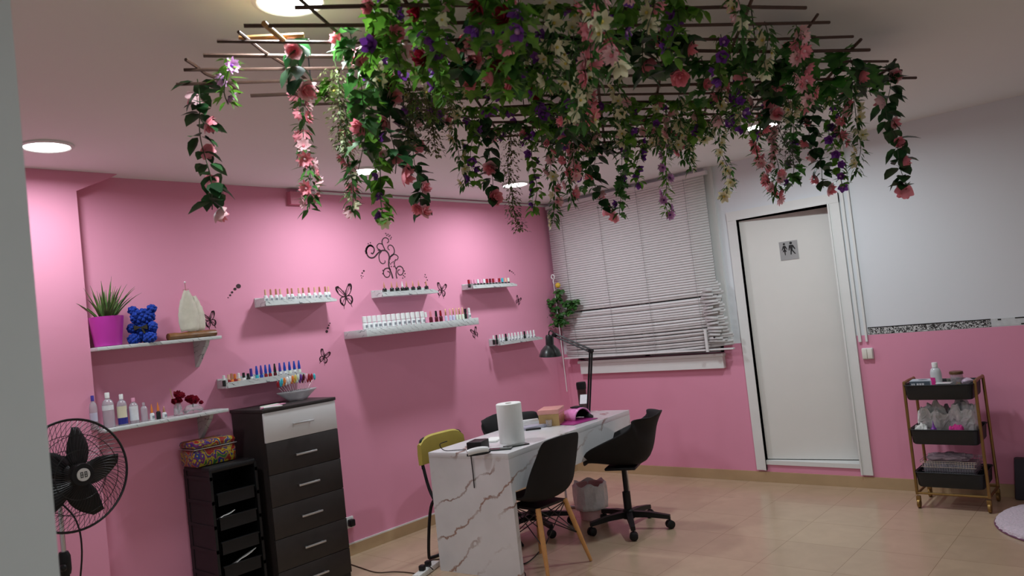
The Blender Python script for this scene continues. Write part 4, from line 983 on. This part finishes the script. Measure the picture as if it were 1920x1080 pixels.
# mat and UV lamp
p = onT(1082, 790); o = MB().box((-.14, -.10, 0), (.14, .10, .006), bev=.003).build('desk_mat', mat('magenta_mat', (.30, .02, .16), .35), loc=p+Vector((.0, -.02, 0)), rot=(0, 0, ang-.15)); tag(o, 'magenta silicone mat under the pink nail lamp', 'mat')
p = onT(1080, 786); uv = empty('nail_lamp', p+Vector((.0, -.01, .0062)), ang+math.radians(-100), 'glossy lilac-pink nail curing lamp with dark opening', 'nail lamp')
m_uv = mat('glossy_lilac', (.78, .25, .55), .12, coat=.6, noise=.02)
rows = []
for i in range(13):                                  # arched dome, open toward +x
    v = i/12; x = -.11+.19*v; hh = .082*math.sin(PI*(.10+.52*v))**.6; ww = .095*math.sin(PI*(.12+.5*v))**.5
    rows.append([(x, ww*math.cos(PI*j/12), hh*math.sin(PI*j/12)) for j in range(13)])
b = MB(); b.loft(rows, False, False); back = rows[0]; b.add(back, [tuple(range(13))]); solid(b.build('shell', m_uv, uv), .008)
b = MB(); rr_ = [[(x_*.9, y_*.86, z_*.86+.001) for x_, y_, z_ in rw] for rw in rows]; b.loft(rr_, False, False); b.add(rr_[5], [tuple(range(13))]); b.build('opening_liner', m_blackm, uv)
MB().box((-.01, -.035, .083), (.06, .035, .092), bev=.005).build('control_panel', m_black, uv)
# stand card
p = onT(1098, 782); o = MB().box((-.035, -.0015, 0), (.035, .0015, .075)).build('price_card', lw, loc=p+Vector((.05, -.0, .095)), rot=(-.5, 0, math.radians(20)));
o.location = onT(1098, 779)+Vector((0, 0, .09)); tag(o, 'small white card propped on top of the lilac nail lamp', 'card')
# dark tumbler
p = onT(1098, 775)+Vector((-.05, .05, 0)); tu = empty('tumbler', p, 0, 'tall dark tumbler bottle beside the desk lamp', 'bottle')
MB().lathe([(.030, 0), (.034, .006), (.036, .16), (.037, .19)], n=22).build('body', mat('wine_brown', (.05, .015, .015), .3), tu)
MB().lathe([(.039, .185), (.040, .225), (.036, .24), (.001, .242)], n=22, caps=False).build('lid', m_black, tu)
# desk lamp
p = onT(1104, 783); e0 = Vector((p.x, p.y, TZT)); dl = empty('desk_lamp', e0, 0, 'black articulated desk lamp with bell shade clamped at the far end of the table', 'desk lamp')
def dP(px, py, yoff=0): q = Y(px, py, p.y+yoff); return q-e0
top = dP(1108, 658); elb = top
MB().lathe([(.035, 0), (.036, .012), (.022, .022), (.010, .05)], n=18).build('clamp_base', m_black, dl)
b = MB()
for s in (-.010, .010): b.tube([(s, 0, .03), (top.x+s, 0, top.z)], .0075, 8)
b.build('lower_arm', m_blackmet, dl)
hd = dP(1040, 628, -.02)
b = MB()
for s in (-.011, .011): b.tube([(top.x, 0, top.z+s), (hd.x, hd.y, hd.z+s)], .007, 8)
b.build('upper_arm', m_blackmet, dl)
for q in (top, hd): MB().lathe([(.016, -.016), (.018, 0), (.016, .016)], tuple(q), 12, 'Y').build('joint', m_black, dl)
b = MB().tube(crom([hd, hd+Vector((-.02, 0, .03)), hd+Vector((-.05, 0, .03)), dP(1029, 632)], 5), .005, 6); b.build('cable', m_black, dl)
sh_ = dP(1032, 668); axs = (dP(1030, 628)-sh_).normalized(); Mq = Matrix.Translation(sh_) @ axs.to_track_quat('Z', 'Y').to_matrix().to_4x4()
b = MB(); b.M = Mq; hh = (dP(1030, 628)-sh_).length
b.lathe([(.088, .0), (.086, .012), (.072, .05), (.045, .078), (.032, .09), (.032, hh*.92), (.026, hh), (.001, hh+.002)], n=28, caps=False); b = b.build('lamp_shade', mat('satin_black', (.018, .022, .021), .3), dl)
o = MB(); o.M = Mq; o.sphere((0, 0, .045), .026, 12, 8); o.build('bulb', mat('bulb_off', (.6, .6, .58), .3), dl)
# near end clutter
def slab(name, px, py, sx, sy, sz, m, rot, label, cat, z=0):
    q = onT(px, py); o = MB().box((-sx/2, -sy/2, 0), (sx/2, sy/2, sz), bev=min(.004, sz*.4)).build(name, m, loc=q+Vector((0, 0, z)), rot=(0, 0, rot)); return tag(o, label, cat)
m_scr = mat('dark_glass_screen', (.02, .03, .025), .06)
bx = slab('dust_collector', 897, 842, .13, .10, .055, m_black, ang+.25, 'black box-shaped nail dust collector at the near end of the table', 'device')
slab('smartphone', 968, 836, .155, .075, .008, m_scr, ang-.55, 'dark phone with green tinted screen lying beside the paper roll', 'phone')
slab('smartphone', 938, 843, .15, .072, .008, m_scr, ang-1.15, 'dark phone with brown edge nearest the table edge', 'phone')
slab('paper_tissue', 925, 826, .16, .10, .012, m_paper, ang+.3, 'flat stack of white tissues behind the dust collector', 'tissues')
e = empty('nail_drill', onT(888, 856)+Vector((0, .04, 0)), ang+.9-PI/2, 'white handheld nail drill with black trim hanging its cable over the table end', 'nail drill')
MB().tube(crom([(-.065, 0, .022), (-.03, 0, .026), (.02, 0, .028), (.065, 0, .024)], 4), [.012+.010*math.sin(PI*(.2+.6*i/12)) for i in range(13)], 12).build('body', mat('white_gloss', (.8, .8, .8), .25), e)
MB().tube(crom([(-.07, .0, .010), (-.02, -.012, .008), (.04, -.012, .008), (.075, -.002, .012)], 4), .008, 8).build('trim_strip', m_black, e)
def cord(pts, label, name='floor_cable', r_=.0035, m=m_black):
    P = crom([Vector(p) for p in pts], 8); o = MB().tube([p-P[0] for p in P], r_, 6).build(name, m, loc=P[0]); return tag(o, label, 'cable')
xe = -.012
def TL(x, y, z): return Matrix.Translation(TBL) @ Matrix.Rotation(ang, 4, 'Z') @ Vector((x, y, z))
cord([TL(.05, -.33, TZT+.006), TL(.01, -.345, TZT+.008), TL(-.008, -.36, TZT-.03), TL(-.008, -.362, TZT-.12), TL(-.008, -.36, TZT-.215)], 'black charging cable dangling over the near end panel of the table', 'charging_cable')
cord([TL(.06, -.12, TZT+.06), TL(.01, -.10, TZT+.05), TL(.012, -.13, TZT+.012), TL(.05, -.20, TZT+.006), TL(.07, -.26, TZT+.006)], 'thin black cable looping behind the nail drill', 'drill_cable', .003)
# middle clutter
slab('storage_case', 1000, 803, .17, .10, .022, mat('grey_lilac_plastic', (.42, .42, .50), .3), ang-.5, 'grey lilac plastic tool case between the paper roll and the box', 'case')
slab('nail_file', 1000, 806, .11, .026, .012, m_black, ang-.9, 'black nail buffer lying against the grey tool case', 'nail file')
o = slab('white_tool', 995, 797, .12, .03, .02, W_, ang-.8, 'white nail tool resting on the grey tool case', 'tool', .023)
e = empty('drinking_glass', onT(1030, 800), 0, 'small clear glass next to the pink and gold box', 'glass')
MB().lathe([(.018, .0), (.020, .002), (.024, .05), (.0225, .05), (.0185, .006), (.001, .005)], n=18, caps=False).build('tumbler_glass', m_acryl, e)

# ------------------------------------------------------------------ chairs
def shell(name, prof, m, parent, t=.007):
    """prof rows: (x, z, half width, side lift, side pull forward)"""
    b = MB(); rows = []; n = 10
    for (x, z, hw, lift, fwd) in prof:
        rows.append([(x+fwd*abs(s)**2.4, hw*s, z+lift*abs(s)**2.4) for s in [(-1+2*j/n) for j in range(n+1)]])
    b.loft(rows, False, False); o = b.build(name, m, parent); subs(o, 1); solid(o, t); o.modifiers.move(1, 0); return o
SIDE = [(.235, .405, .13, .0, -.015), (.232, .425, .18, .0, -.02), (.20, .443, .215, .018, -.01), (.10, .440, .232, .040, 0), (0, .428, .236, .052, .0), (-.09, .425, .234, .060, .01), (-.155, .445, .232, .050, .045), (-.195, .50, .230, .022, .070), (-.215, .58, .226, .0, .068), (-.235, .66, .215, -.004, .055), (-.255, .74, .195, -.012, .038), (-.270, .80, .185, -.014, .028), (-.276, .83, .165, -.012, .018)]
dc = empty('side_chair', (1.485, -2.365, 0), math.radians(177), 'black plastic shell chair on four wooden dowel legs at the table front', 'chair')
shell('seat_shell', SIDE, m_blackm, dc)
ft = [(.19, .175), (.19, -.175), (-.215, .20), (-.215, -.20)]
for fx, fy in ft:
    tx, ty = fx*.55, fy*.62
    MB().tube([(tx, ty, .40), (tx+(fx-tx)*.5, ty+(fy-ty)*.5, .2), (fx, fy, .004)], [.0165, .016, .010], 12).build('leg', m_wood, dc)
b = MB()
def LG(i, u): fx, fy = ft[i]; tx, ty = fx*.55, fy*.62; return (tx+(fx-tx)*(1-u), ty+(fy-ty)*(1-u), .40*u)
for i, j in ((0, 1), (1, 3), (3, 2), (2, 0)):
    b.tube([LG(i, .45), LG(j, .97)], .0035, 5); b.tube([LG(j, .45), LG(i, .97)], .0035, 5)
for i in range(4): b.tube([LG(i, .45), (0, 0, .30)], .0035, 5); b.tube([LG(i, .97), (0, 0, .30)], .0035, 5)
b.box((-.12, -.13, .388), (.12, .13, .402)); b.build('wire_bracing', m_blackmet, dc)
def swivel(loc, rz, label, rbase, seatlift=0, tilt=0):
    e = empty('swivel_chair', loc, rz, label, 'chair', 'black swivel chairs')
    P = [(.27, .455, .13, .03, -.03), (.262, .475, .19, .06, -.03), (.21, .482, .235, .11, -.01), (.11, .466, .262, .17, 0), (0, .452, .272, .23, .0), (-.10, .45, .275, .27, .01), (-.175, .472, .272, .28, .03), (-.215, .54, .268, .235, .06), (-.238, .62, .262, .17, .09), (-.255, .70, .252, .10, .09), (-.28, .76, .228, .04, .07), (-.305, .80, .18, -.005, .04), (-.31, .815, .12, -.02, .03)]
    P = [(x, z+seatlift, a, l, f) for x, z, a, l, f in P]
    shell('seat_shell', P, m_blackm, e, .012)
    MB().box((-.11, -.11, .43+seatlift), (.11, .11, .45+seatlift), bev=.008).build('seat_plate', m_black, e)
    MB().lathe([(.030, .10), (.028, .14), (.028, .26), (.016, .265), (.016, .435+seatlift)], n=16).build('gas_column', m_black, e)
    b = MB().lathe([(.042, .075), (.045, .085), (.040, .13), (.030, .14)], n=16)
    for k in range(5):
        a = rbase-rz+2*PI*k/5; d = Vector((math.cos(a), math.sin(a), 0)); s = Vector((-d.y, d.x, 0)); rows = []
        for u, hw, z, hh in ((.03, .022, .105, .022), (.15, .019, .100, .018), (.29, .015, .080, .014)):
            c_ = d*u+Vector((0, 0, z)); rows.append([tuple(c_+s*hw+Vector((0, 0, hh))), tuple(c_-s*hw+Vector((0, 0, hh))), tuple(c_-s*hw-Vector((0, 0, hh))), tuple(c_+s*hw-Vector((0, 0, hh)))])
        b.loft(rows)
    b.build('star_base', m_black, e, False)
    for k in range(5):
        a = rbase-rz+2*PI*k/5; d = Vector((math.cos(a), math.sin(a), 0)); c_ = d*.285; b = MB(); s = Vector((-d.y, d.x, 0))
        b.M = Matrix.Translation((c_.x, c_.y, .030)) @ Matrix.Rotation(a+.6+k, 4, 'Z')
        b.lathe([(.020, -.026), (.029, -.020), (.029, -.006), (.014, -.004), (.014, .004), (.029, .006), (.029, .020), (.020, .026)], n=16, axis='Y'); b.tube([(0, 0, 0), (0, 0, .05)], .007, 6)
        b.build('caster', m_black, e)
    return e
hb = Z(1180, 975, .06)
swivel((hb.x, hb.y, 0), math.radians(200), 'black bucket swivel chair on a five-star base nearest the toilet door', math.radians(20))
swivel((.90, -1.76, 0), math.radians(-12), 'black swivel chair on the pink wall side of the table, behind the paper roll', math.radians(48), .03)
# folding chair
fc = empty('folding_chair', (.86, -2.33, 0), 0, 'folding chair with mustard padded back and black tube frame by the pink wall', 'chair')
hw = .225
fr = crom([(-.235, -hw+.03, .60), (-.24, -hw+.03, .76), (-.245, -hw+.07, .80), (-.245, 0, .805), (-.245, hw-.07, .80), (-.24, hw-.03, .76), (-.235, hw-.03, .60)], 5)
b = MB()
for s in (-1, 1): b.tube(crom([(-.235, s*(hw-.03), .62), (-.17, s*(hw-.02), .44), (.0, s*hw, .26), (.20, s*hw, .03), (.22, s*hw, .011)], 6), .011, 10)
b.tube(fr, .011, 10); b.tube([(.22, -hw, .012), (.22, hw, .012)], .011, 10); b.build('front_frame', m_black, fc)
b = MB(); b.tube(crom([(.16, -hw+.025, .435), (-.05, -hw, .42), (-.14, -hw-.02, .36), (-.20, -hw-.03, .05), (-.20, -hw+.01, .012), (-.20, 0, .012), (-.20, hw-.01, .012), (-.20, hw+.03, .05), (-.14, hw+.02, .36), (-.05, hw, .42), (.16, hw-.025, .435)], 6), .011, 10); b.build('rear_frame', m_black, fc)
MB().box((-.17, -hw+.02, .43), (.20, hw-.02, .47), bev=.018).build('seat_cushion', mat('taupe_fabric', (.30, .14, .12), .7), fc)
rows = []
for i in range(13):
    u = i/12; y = (-1+2*u)*(hw-.015); xx = -.238-.006*(1-(2*u-1)**2); zt_ = .822-.05*abs(2*u-1)**5; rows.append([(xx-.020, y, .625), (xx+.016, y, .63), (xx+.020, y, .72), (xx+.016, y, zt_-.010), (xx, y, zt_), (xx-.018, y, zt_-.010), (xx-.024, y, .70)])
MB().loft(rows).build('back_cushion', m_mustard, fc)

# ------------------------------------------------------------------ waste bin with bag
p = Z(1122, 972, 0); wb = empty('waste_bin', (p.x-.05, p.y-.0, 0), 0, 'pink and white waste bin lined with a white plastic bag under the table', 'waste bin')
MB().lathe([(.085, 0), (.09, .004), (.115, .25), (.12, .255)], n=26, caps=False).build('bin_body', mat('pink_blotch', (.70, .42, .42), .6, noise=.4, scale=10), wb)
b = MB(); rows = []
for i in range(9):
    u = i/8; rows.append([((.121+.006*math.sin(k*2.1+u*3)+.004*math.sin(k*5))*(1.02-.03*u)*math.cos(2*PI*k/30), (.121+.006*math.sin(k*2.1+u*3)+.004*math.sin(k*5))*(1.02-.03*u)*math.sin(2*PI*k/30), .268-.19*u+(.014*math.sin(k*1.3) if u < .1 else 0)) for k in range(30)])
b.loft(rows, False); solid(b.build('bag_liner', mat('white_bag', (.78, .74, .74), .35, noise=.1, bump=.5, scale=30), wb), .002)

# ------------------------------------------------------------------ three-tier trolley
KX0, KX1, KY0, KY1 = 3.17, 3.60, -.44, -.12
ct = empty('storage_cart', ((KX0+KX1)/2, (KY0+KY1)/2, 0), 0, 'three-tier black basket cart with bronze frame against the pink wainscot', 'cart')
cx, cy = (KX0+KX1)/2, (KY0+KY1)/2; hx, hy = (KX1-KX0)/2, (KY1-KY0)/2
for s in (-1, 1):
    b = MB(); x = s*(hx-.005)
    b.tube(crom([(x, -hy+.01, .09), (x, -hy+.015, .45), (x, -hy+.025, .80), (x, -hy+.06, .835), (x, hy-.06, .835), (x, hy-.025, .80), (x, hy-.015, .45), (x, hy-.01, .09)], 5), .010, 8)
    b.tube([(x, -hy+.01, .095), (x, hy-.01, .095)], .008, 8); b.build('side_frame', m_brass, ct)
for sy in (-1, 1): MB().tube([(-hx+.005, sy*(hy-.01), .10), (hx-.005, sy*(hy-.01), .10)], .008, 8).build('base_rail', m_brass, ct)
m_bask = mat('black_basket', (.008, .010, .012), .5, noise=.1)
TIERS = (.725, .430, .146)
for z in TIERS:
    b = MB(); x0, x1, y0, y1 = -hx+.012, hx-.018, -hy-.008, hy-.02; h_ = .10
    def rr(x0, x1, y0, y1, z, r_=.03): return [(cx_+r_*math.cos(a0+k*PI/8), cy_+r_*math.sin(a0+k*PI/8), z) for (cx_, cy_, a0) in ((x1-r_, y1-r_, 0), (x0+r_, y1-r_, PI/2), (x0+r_, y0+r_, PI), (x1-r_, y0+r_, 1.5*PI)) for k in range(5)]
    b.loft([rr(x0+.02, x1-.02, y0+.02, y1-.02, z+.004), rr(x0+.012, x1-.012, y0+.012, y1-.012, z), rr(x0+.006, x1-.006, y0+.006, y1-.006, z+.01), rr(x0, x1, y0, y1, z+h_-.008), rr(x0-.006, x1+.006, y0-.006, y1+.006, z+h_-.004), rr(x0-.006, x1+.006, y0-.006, y1+.006, z+h_)], False)
    b.add(rr(x0+.02, x1-.02, y0+.02, y1-.02, z+.004), [tuple(range(20))]); solid(b.build('basket', m_bask, ct), .003)
for sx in (-1, 1):
    for sy in (-1, 1):
        cs = MB().lathe([(.024, -.010), (.030, -.007), (.030, .007), (.024, .010)], (sx*(hx-.01), sy*(hy-.01), .030), 18, 'X').build('caster', m_brass, ct)
        MB().box((sx*(hx-.01)-.014, sy*(hy-.01)-.012, .045), (sx*(hx-.01)+.014, sy*(hy-.01)+.012, .082), bev=.005).build('caster_fork', m_brass, cs)
def cb(x, y): return Vector((cx+x, cy+y, 0))
TT = TIERS[0]+.008
# top tier: a raised liner board keeps things visible as in the photo
o = MB().box((KX0+.035, KY0+.03, TT), (KX1-.045, KY1-.05, TT+.006)).build('paper_liner', m_paper, None, False); tag(o, 'sheet of white paper lining the top basket of the cart', 'paper')
TT += .007
e = empty('glove_box', (3.275, -.33, TT), .05, 'grey and white glove box with oval opening on top of the cart', 'box')
MB().box((-.072, -.055, 0), (.072, .055, .105)).build('carton', mat('carton_grey_print', (.50, .56, .62), .6, noise=.1), e, False)
MB().box((-.0725, -.0565, .06), (.05, -.0555, .100)).build('printed_band', mat('carton_dark', (.08, .11, .14), .6), e, False)
b = MB(); b.lathe([(.030, .1052), (.001, .1056)], n=20, caps=False); o = b.build('opening', m_blackm, e); o.scale = (1, .6, 1)
b = MB()
for gx, w2 in ((-.062, .008), (-.050, .008), (-.030, .012), (-.014, .012), (.002, .012)):
    b.box((gx, -.058, .070), (gx+w2, -.0565, .088))
b.build('print_mark', lw, e, False)
e = empty('alcohol_bottle', (3.365, -.36, TT), -.5, 'tall translucent white bottle with magenta label on the cart', 'bottle')
MB().lathe([(.030, 0), (.034, .004), (.034, .155), (.028, .178), (.015, .188), (.015, .195)], n=22).build('body', mat('milky_plastic', (.72, .76, .78), .25, trans=.2, noise=.01), e)
MB().lathe([(.018, .190), (.018, .218), (.016, .222), (.001, .222)], n=18, caps=False).build('cap', WC, e)
b = MB(); v = []
for j in range(8):
    t = math.radians(-150+90*j/7); v.append([(.0352*math.cos(t), .0352*math.sin(t), .03), (.0352*math.cos(t), .0352*math.sin(t), .125)])
b.loft(v, False, False); b.build('magenta_label', mat('magenta_label', (.65, .03, .25), .5, noise=.4, scale=60), e)
e = empty('small_jar', (3.43, -.26, TT), 0, 'low dark jar stack between the bottle and the glass jar', 'jar')
MB().lathe([(.034, 0), (.036, .05), (.034, .055)], n=18).build('lower_jar', mat('brown_jar', (.16, .07, .07), .3), e); MB().lathe([(.038, .056), (.038, .066), (.026, .068), (.028, .10)], n=18).build('upper_jar', mat('grey_jar', (.20, .20, .17), .4, noise=.4), e)
e = empty('glass_jar', (3.475, -.31, TT), 0, 'clear glass jar with brown lid and coloured contents on the cart', 'jar')
MB().lathe([(.036, 0), (.038, .004), (.038, .125), (.034, .135), (.031, .135), (.035, .12), (.035, .008), (.001, .006)], n=24, caps=False).build('jar_glass', m_acryl, e)
MB().lathe([(.041, .135), (.041, .150), (.038, .153), (.001, .153)], n=24, caps=False).build('lid', mat('brown_lid', (.12, .06, .02), .4), e)
b = MB(); r = random.Random(4)
for k in range(14): b.cur = k % 3; b.sphere((r.uniform(-.018, .018), r.uniform(-.018, .018), .016+k*.0045), .012, 8, 5)
b.build('candies', [f_yel, OR, mat('candy_green', (.2, .45, .05), .4)], e)
e = MB(); rows = []
for i in range(9):
    u = i/8; rr_ = math.sin(PI*(.05+.9*u)); rows.append([(3.50+.10*u-.03+.0*u, -.30+.04*rr_*math.cos(t)*(1+.1*math.sin(3*t+i)), TT+.088+.022*rr_*math.sin(t)*(1+.15*math.sin(2*t+i*2))) for t in [2*PI*k/12 for k in range(12)]])
e.loft(rows); tag(e.build('plastic_pouch', mat('lilac_film', (.66, .50, .64), .25, noise=.3, scale=30)), 'pale lilac plastic pouch at the right end of the cart top', 'pouch')
o = MB().box((3.37, -.43, TT+.088), (3.46, -.36, TT+.0935), bev=.002).build('white_tray', W_); 
tag(o, 'thin white tray on the front edge of the top basket', 'tray'); o.location = (0, 0, -.002)
MB().box((3.38, -.42, TT-.0), (3.45, -.37, TT+.087)).build('tray_box', lw, o, False)
# middle tier: crumpled bags
def crumple(name, c, sx, sy, sz, m, label, cat, seed=1):
    from mathutils import noise
    b = MB(); rows = []; n = 22; k_ = 36
    for i in range(n+1):
        v = i/n; ph_ = PI*(v-.5); row = []
        for k in range(k_):
            t = 2*PI*k/k_; cc = max(math.cos(ph_), .01)**.35; ct_, st_ = math.cos(t), math.sin(t); sq = (abs(ct_)**5+abs(st_)**5)**(-.2)
            zz = (math.sin(ph_)*.5+.5)**.8; p = Vector((ct_*cc*2, st_*cc*2, zz*2.2+seed*5))
            q = 1+.30*noise.noise(p*1.1)-.22*abs(noise.noise(p*2.3))-.10*abs(noise.noise(p*5))
            row.append((sx*cc*ct_*sq*min(q, 1.08), sy*cc*st_*sq*min(q, 1.08), sz*zz*(1+(.35*noise.noise(p*1.6+Vector((3, 1, 2)))-.15*abs(noise.noise(p*4)) if v > .3 else 0))))
        rows.append(row)
    b.loft(rows); o = b.build(name, m, loc=c, smooth=False); tag(o, label, cat); return o
m_bag = mat('clear_grey_bag', (.60, .60, .58), .25, noise=.15, scale=18, bump=.8)
crumple('plastic_bag', (3.31, -.26, TIERS[1]+.006), .105, .09, .215, m_bag, 'grey crumpled plastic bag filling the left of the middle basket', 'bag', 1)
crumple('plastic_bag', (3.48, -.27, TIERS[1]+.006), .085, .10, .235, mat('white_crinkle_bag', (.68, .69, .70), .3, noise=.2, scale=25, bump=1), 'whiter crumpled plastic bag at the right of the middle basket', 'bag', 2)
e = MB().lathe([(.016, 0), (.018, .09), (.010, .10), (.0035, .125), (.001, .145)], n=14, caps=False).build('dropper_bottle', mat('violet_plastic', (.20, .04, .33), .3), loc=(3.318, -.395, TIERS[1]+.006)); tag(e, 'small violet dropper bottle with pointed tip in the middle basket', 'bottle')
crumple('hair_tie', (3.455, -.40, TIERS[1]+.008), .045, .022, .105, mat('hot_pink_cloth', (.75, .04, .30), .7, noise=.5, scale=40), 'hot pink cloth bundle at the front of the middle basket', 'cloth', 5)
crumple('paper_wad', (3.24, -.385, TIERS[1]+.008), .042, .026, .105, m_paper, 'folded white paper at the front left of the middle basket', 'paper', 6)
# lower tier: wire basket with cloths
e = empty('wire_basket', (3.375, -.29, TIERS[2]+.07), 0, 'silver wire basket stacked in the bottom tier of the cart', 'basket'); b = MB()
for z, s in ((.0, .93), (.028, .96), (.056, .98), (.084, 1), (.095, 1.01)):
    x, y = .165*s, .115*s; b.tube([(-x, -y, z), (x, -y, z), (x, y, z), (-x, y, z)], .0022, 5, True)
for k in range(21):
    x = -.155+.31*k/20
    for sy in (-1, 1): b.tube([(x*.93, sy*.107, 0), (x, sy*.116, .095)], .0014, 4)
b.build('wire_mesh', m_chrome, e)
MB().box((-.150, -.10, .0), (.150, .10, .075), bev=.01).build('liner', mat('smoky_plastic', (.30, .28, .32), .3, noise=.2), e)
crumple('cloth_bundle', (3.36, -.29, TIERS[2]+.146), .13, .075, .05, mat('mauve_cloth', (.42, .33, .38), .8, noise=.3, scale=20), 'mauve cloths heaped in the wire basket', 'cloth', 8)

# ------------------------------------------------------------------ rug, pouf, floor cables
rc = Z(1878, 1008, 0); RR = .48; d_ = Vector((R2.x, R2.y, 0)).normalized()
rg = empty('round_rug', (rc.x+d_.x*RR+.04, rc.y+d_.y*RR+.04, 0), 0, 'round pale pink fluffy rug at the right edge of the floor', 'rug')
rc2 = rg.location
b = MB(); rows = []; 
for i, (rr_, zz) in enumerate(((RR-.01, .001), (RR, .008), (RR-.004, .022), (RR-.03, .038), (RR*.8, .042), (RR*.4, .043), (.002, .043))):
    rows.append([(rr_*(1+.010*math.sin(k*3.7)+.006*math.sin(k*9.1))*math.cos(2*PI*k/110), rr_*(1+.010*math.sin(k*3.7))*math.sin(2*PI*k/110), zz) for k in range(110)])
b.loft(rows); b.build('rug_pile', mat('pale_pink_fur', (.78, .66, .76), .95, noise=.25, scale=70, bump=1.5, sheen=.5), rg)
MB().lathe([(RR+.004, 0), (RR+.008, .004), (RR, .009)], n=80, caps=False).build('rug_backing', mat('mauve_backing', (.16, .05, .10), .8), rg)
bx0 = Y(1899, 905, -.05).x+.10; o = MB(); o.loft([[(bx0+.10*sx_*(1-.25*u), -.05-.03*sy_-.0*u, .004+.27*u) for sx_, sy_ in ((1, 0), (.9, 1), (-.9, 1), (-1, 0), (-.9, -1), (.9, -1))] for u in (0, .2, .6, .9, 1)])
tag(o.build('shoulder_bag', mat('charcoal_velvet', (.045, .04, .05), .9)), 'dark grey bag leaning against the pink wall at the right edge', 'bag')
p = Z(800, 1075, 0); e = empty('power_strip', (p.x, p.y, 0), ang+.25, 'white power strip with black plugs on the floor beside the table end', 'power strip')
MB().box((-.14, -.028, .001), (.14, .028, .036), bev=.006).build('housing', mat('strip_white', (.70, .71, .68), .45, noise=.3, scale=60), e)
for xx in (-.05, .03): MB().box((xx-.018, -.018, .036), (xx+.018, .018, .07), bev=.006).build('plug', m_black, e)
z_ = .004
cord([Z(640, 1052, z_), Z(672, 1063, z_), Z(705, 1073, z_), Z(740, 1072, z_), Z(770, 1074, z_), Z(790, 1078, z_)], 'thin brown cable on the floor from the drawers to the power strip', m=mat('brown_cable', (.06, .03, .02), .5))
cord([Z(812, 1068, .05), Z(803, 1058, .05), Z(812, 1050, .02), Z(830, 1048, z_), Z(860, 1046, z_)], 'black plug cable rising from the power strip behind the end panel')
cord([Z(958, 1062, z_), Z(985, 1056, z_), Z(1000, 1046, z_), Z(1010, 1035, z_)], 'thin cable on the floor between the wooden chair legs')
cord([Z(958, 1064, z_), Z(975, 1068, z_), Z(985, 1076, z_), Z(980, 1090, z_)], 'short looped cable on the floor in front of the wooden chair')
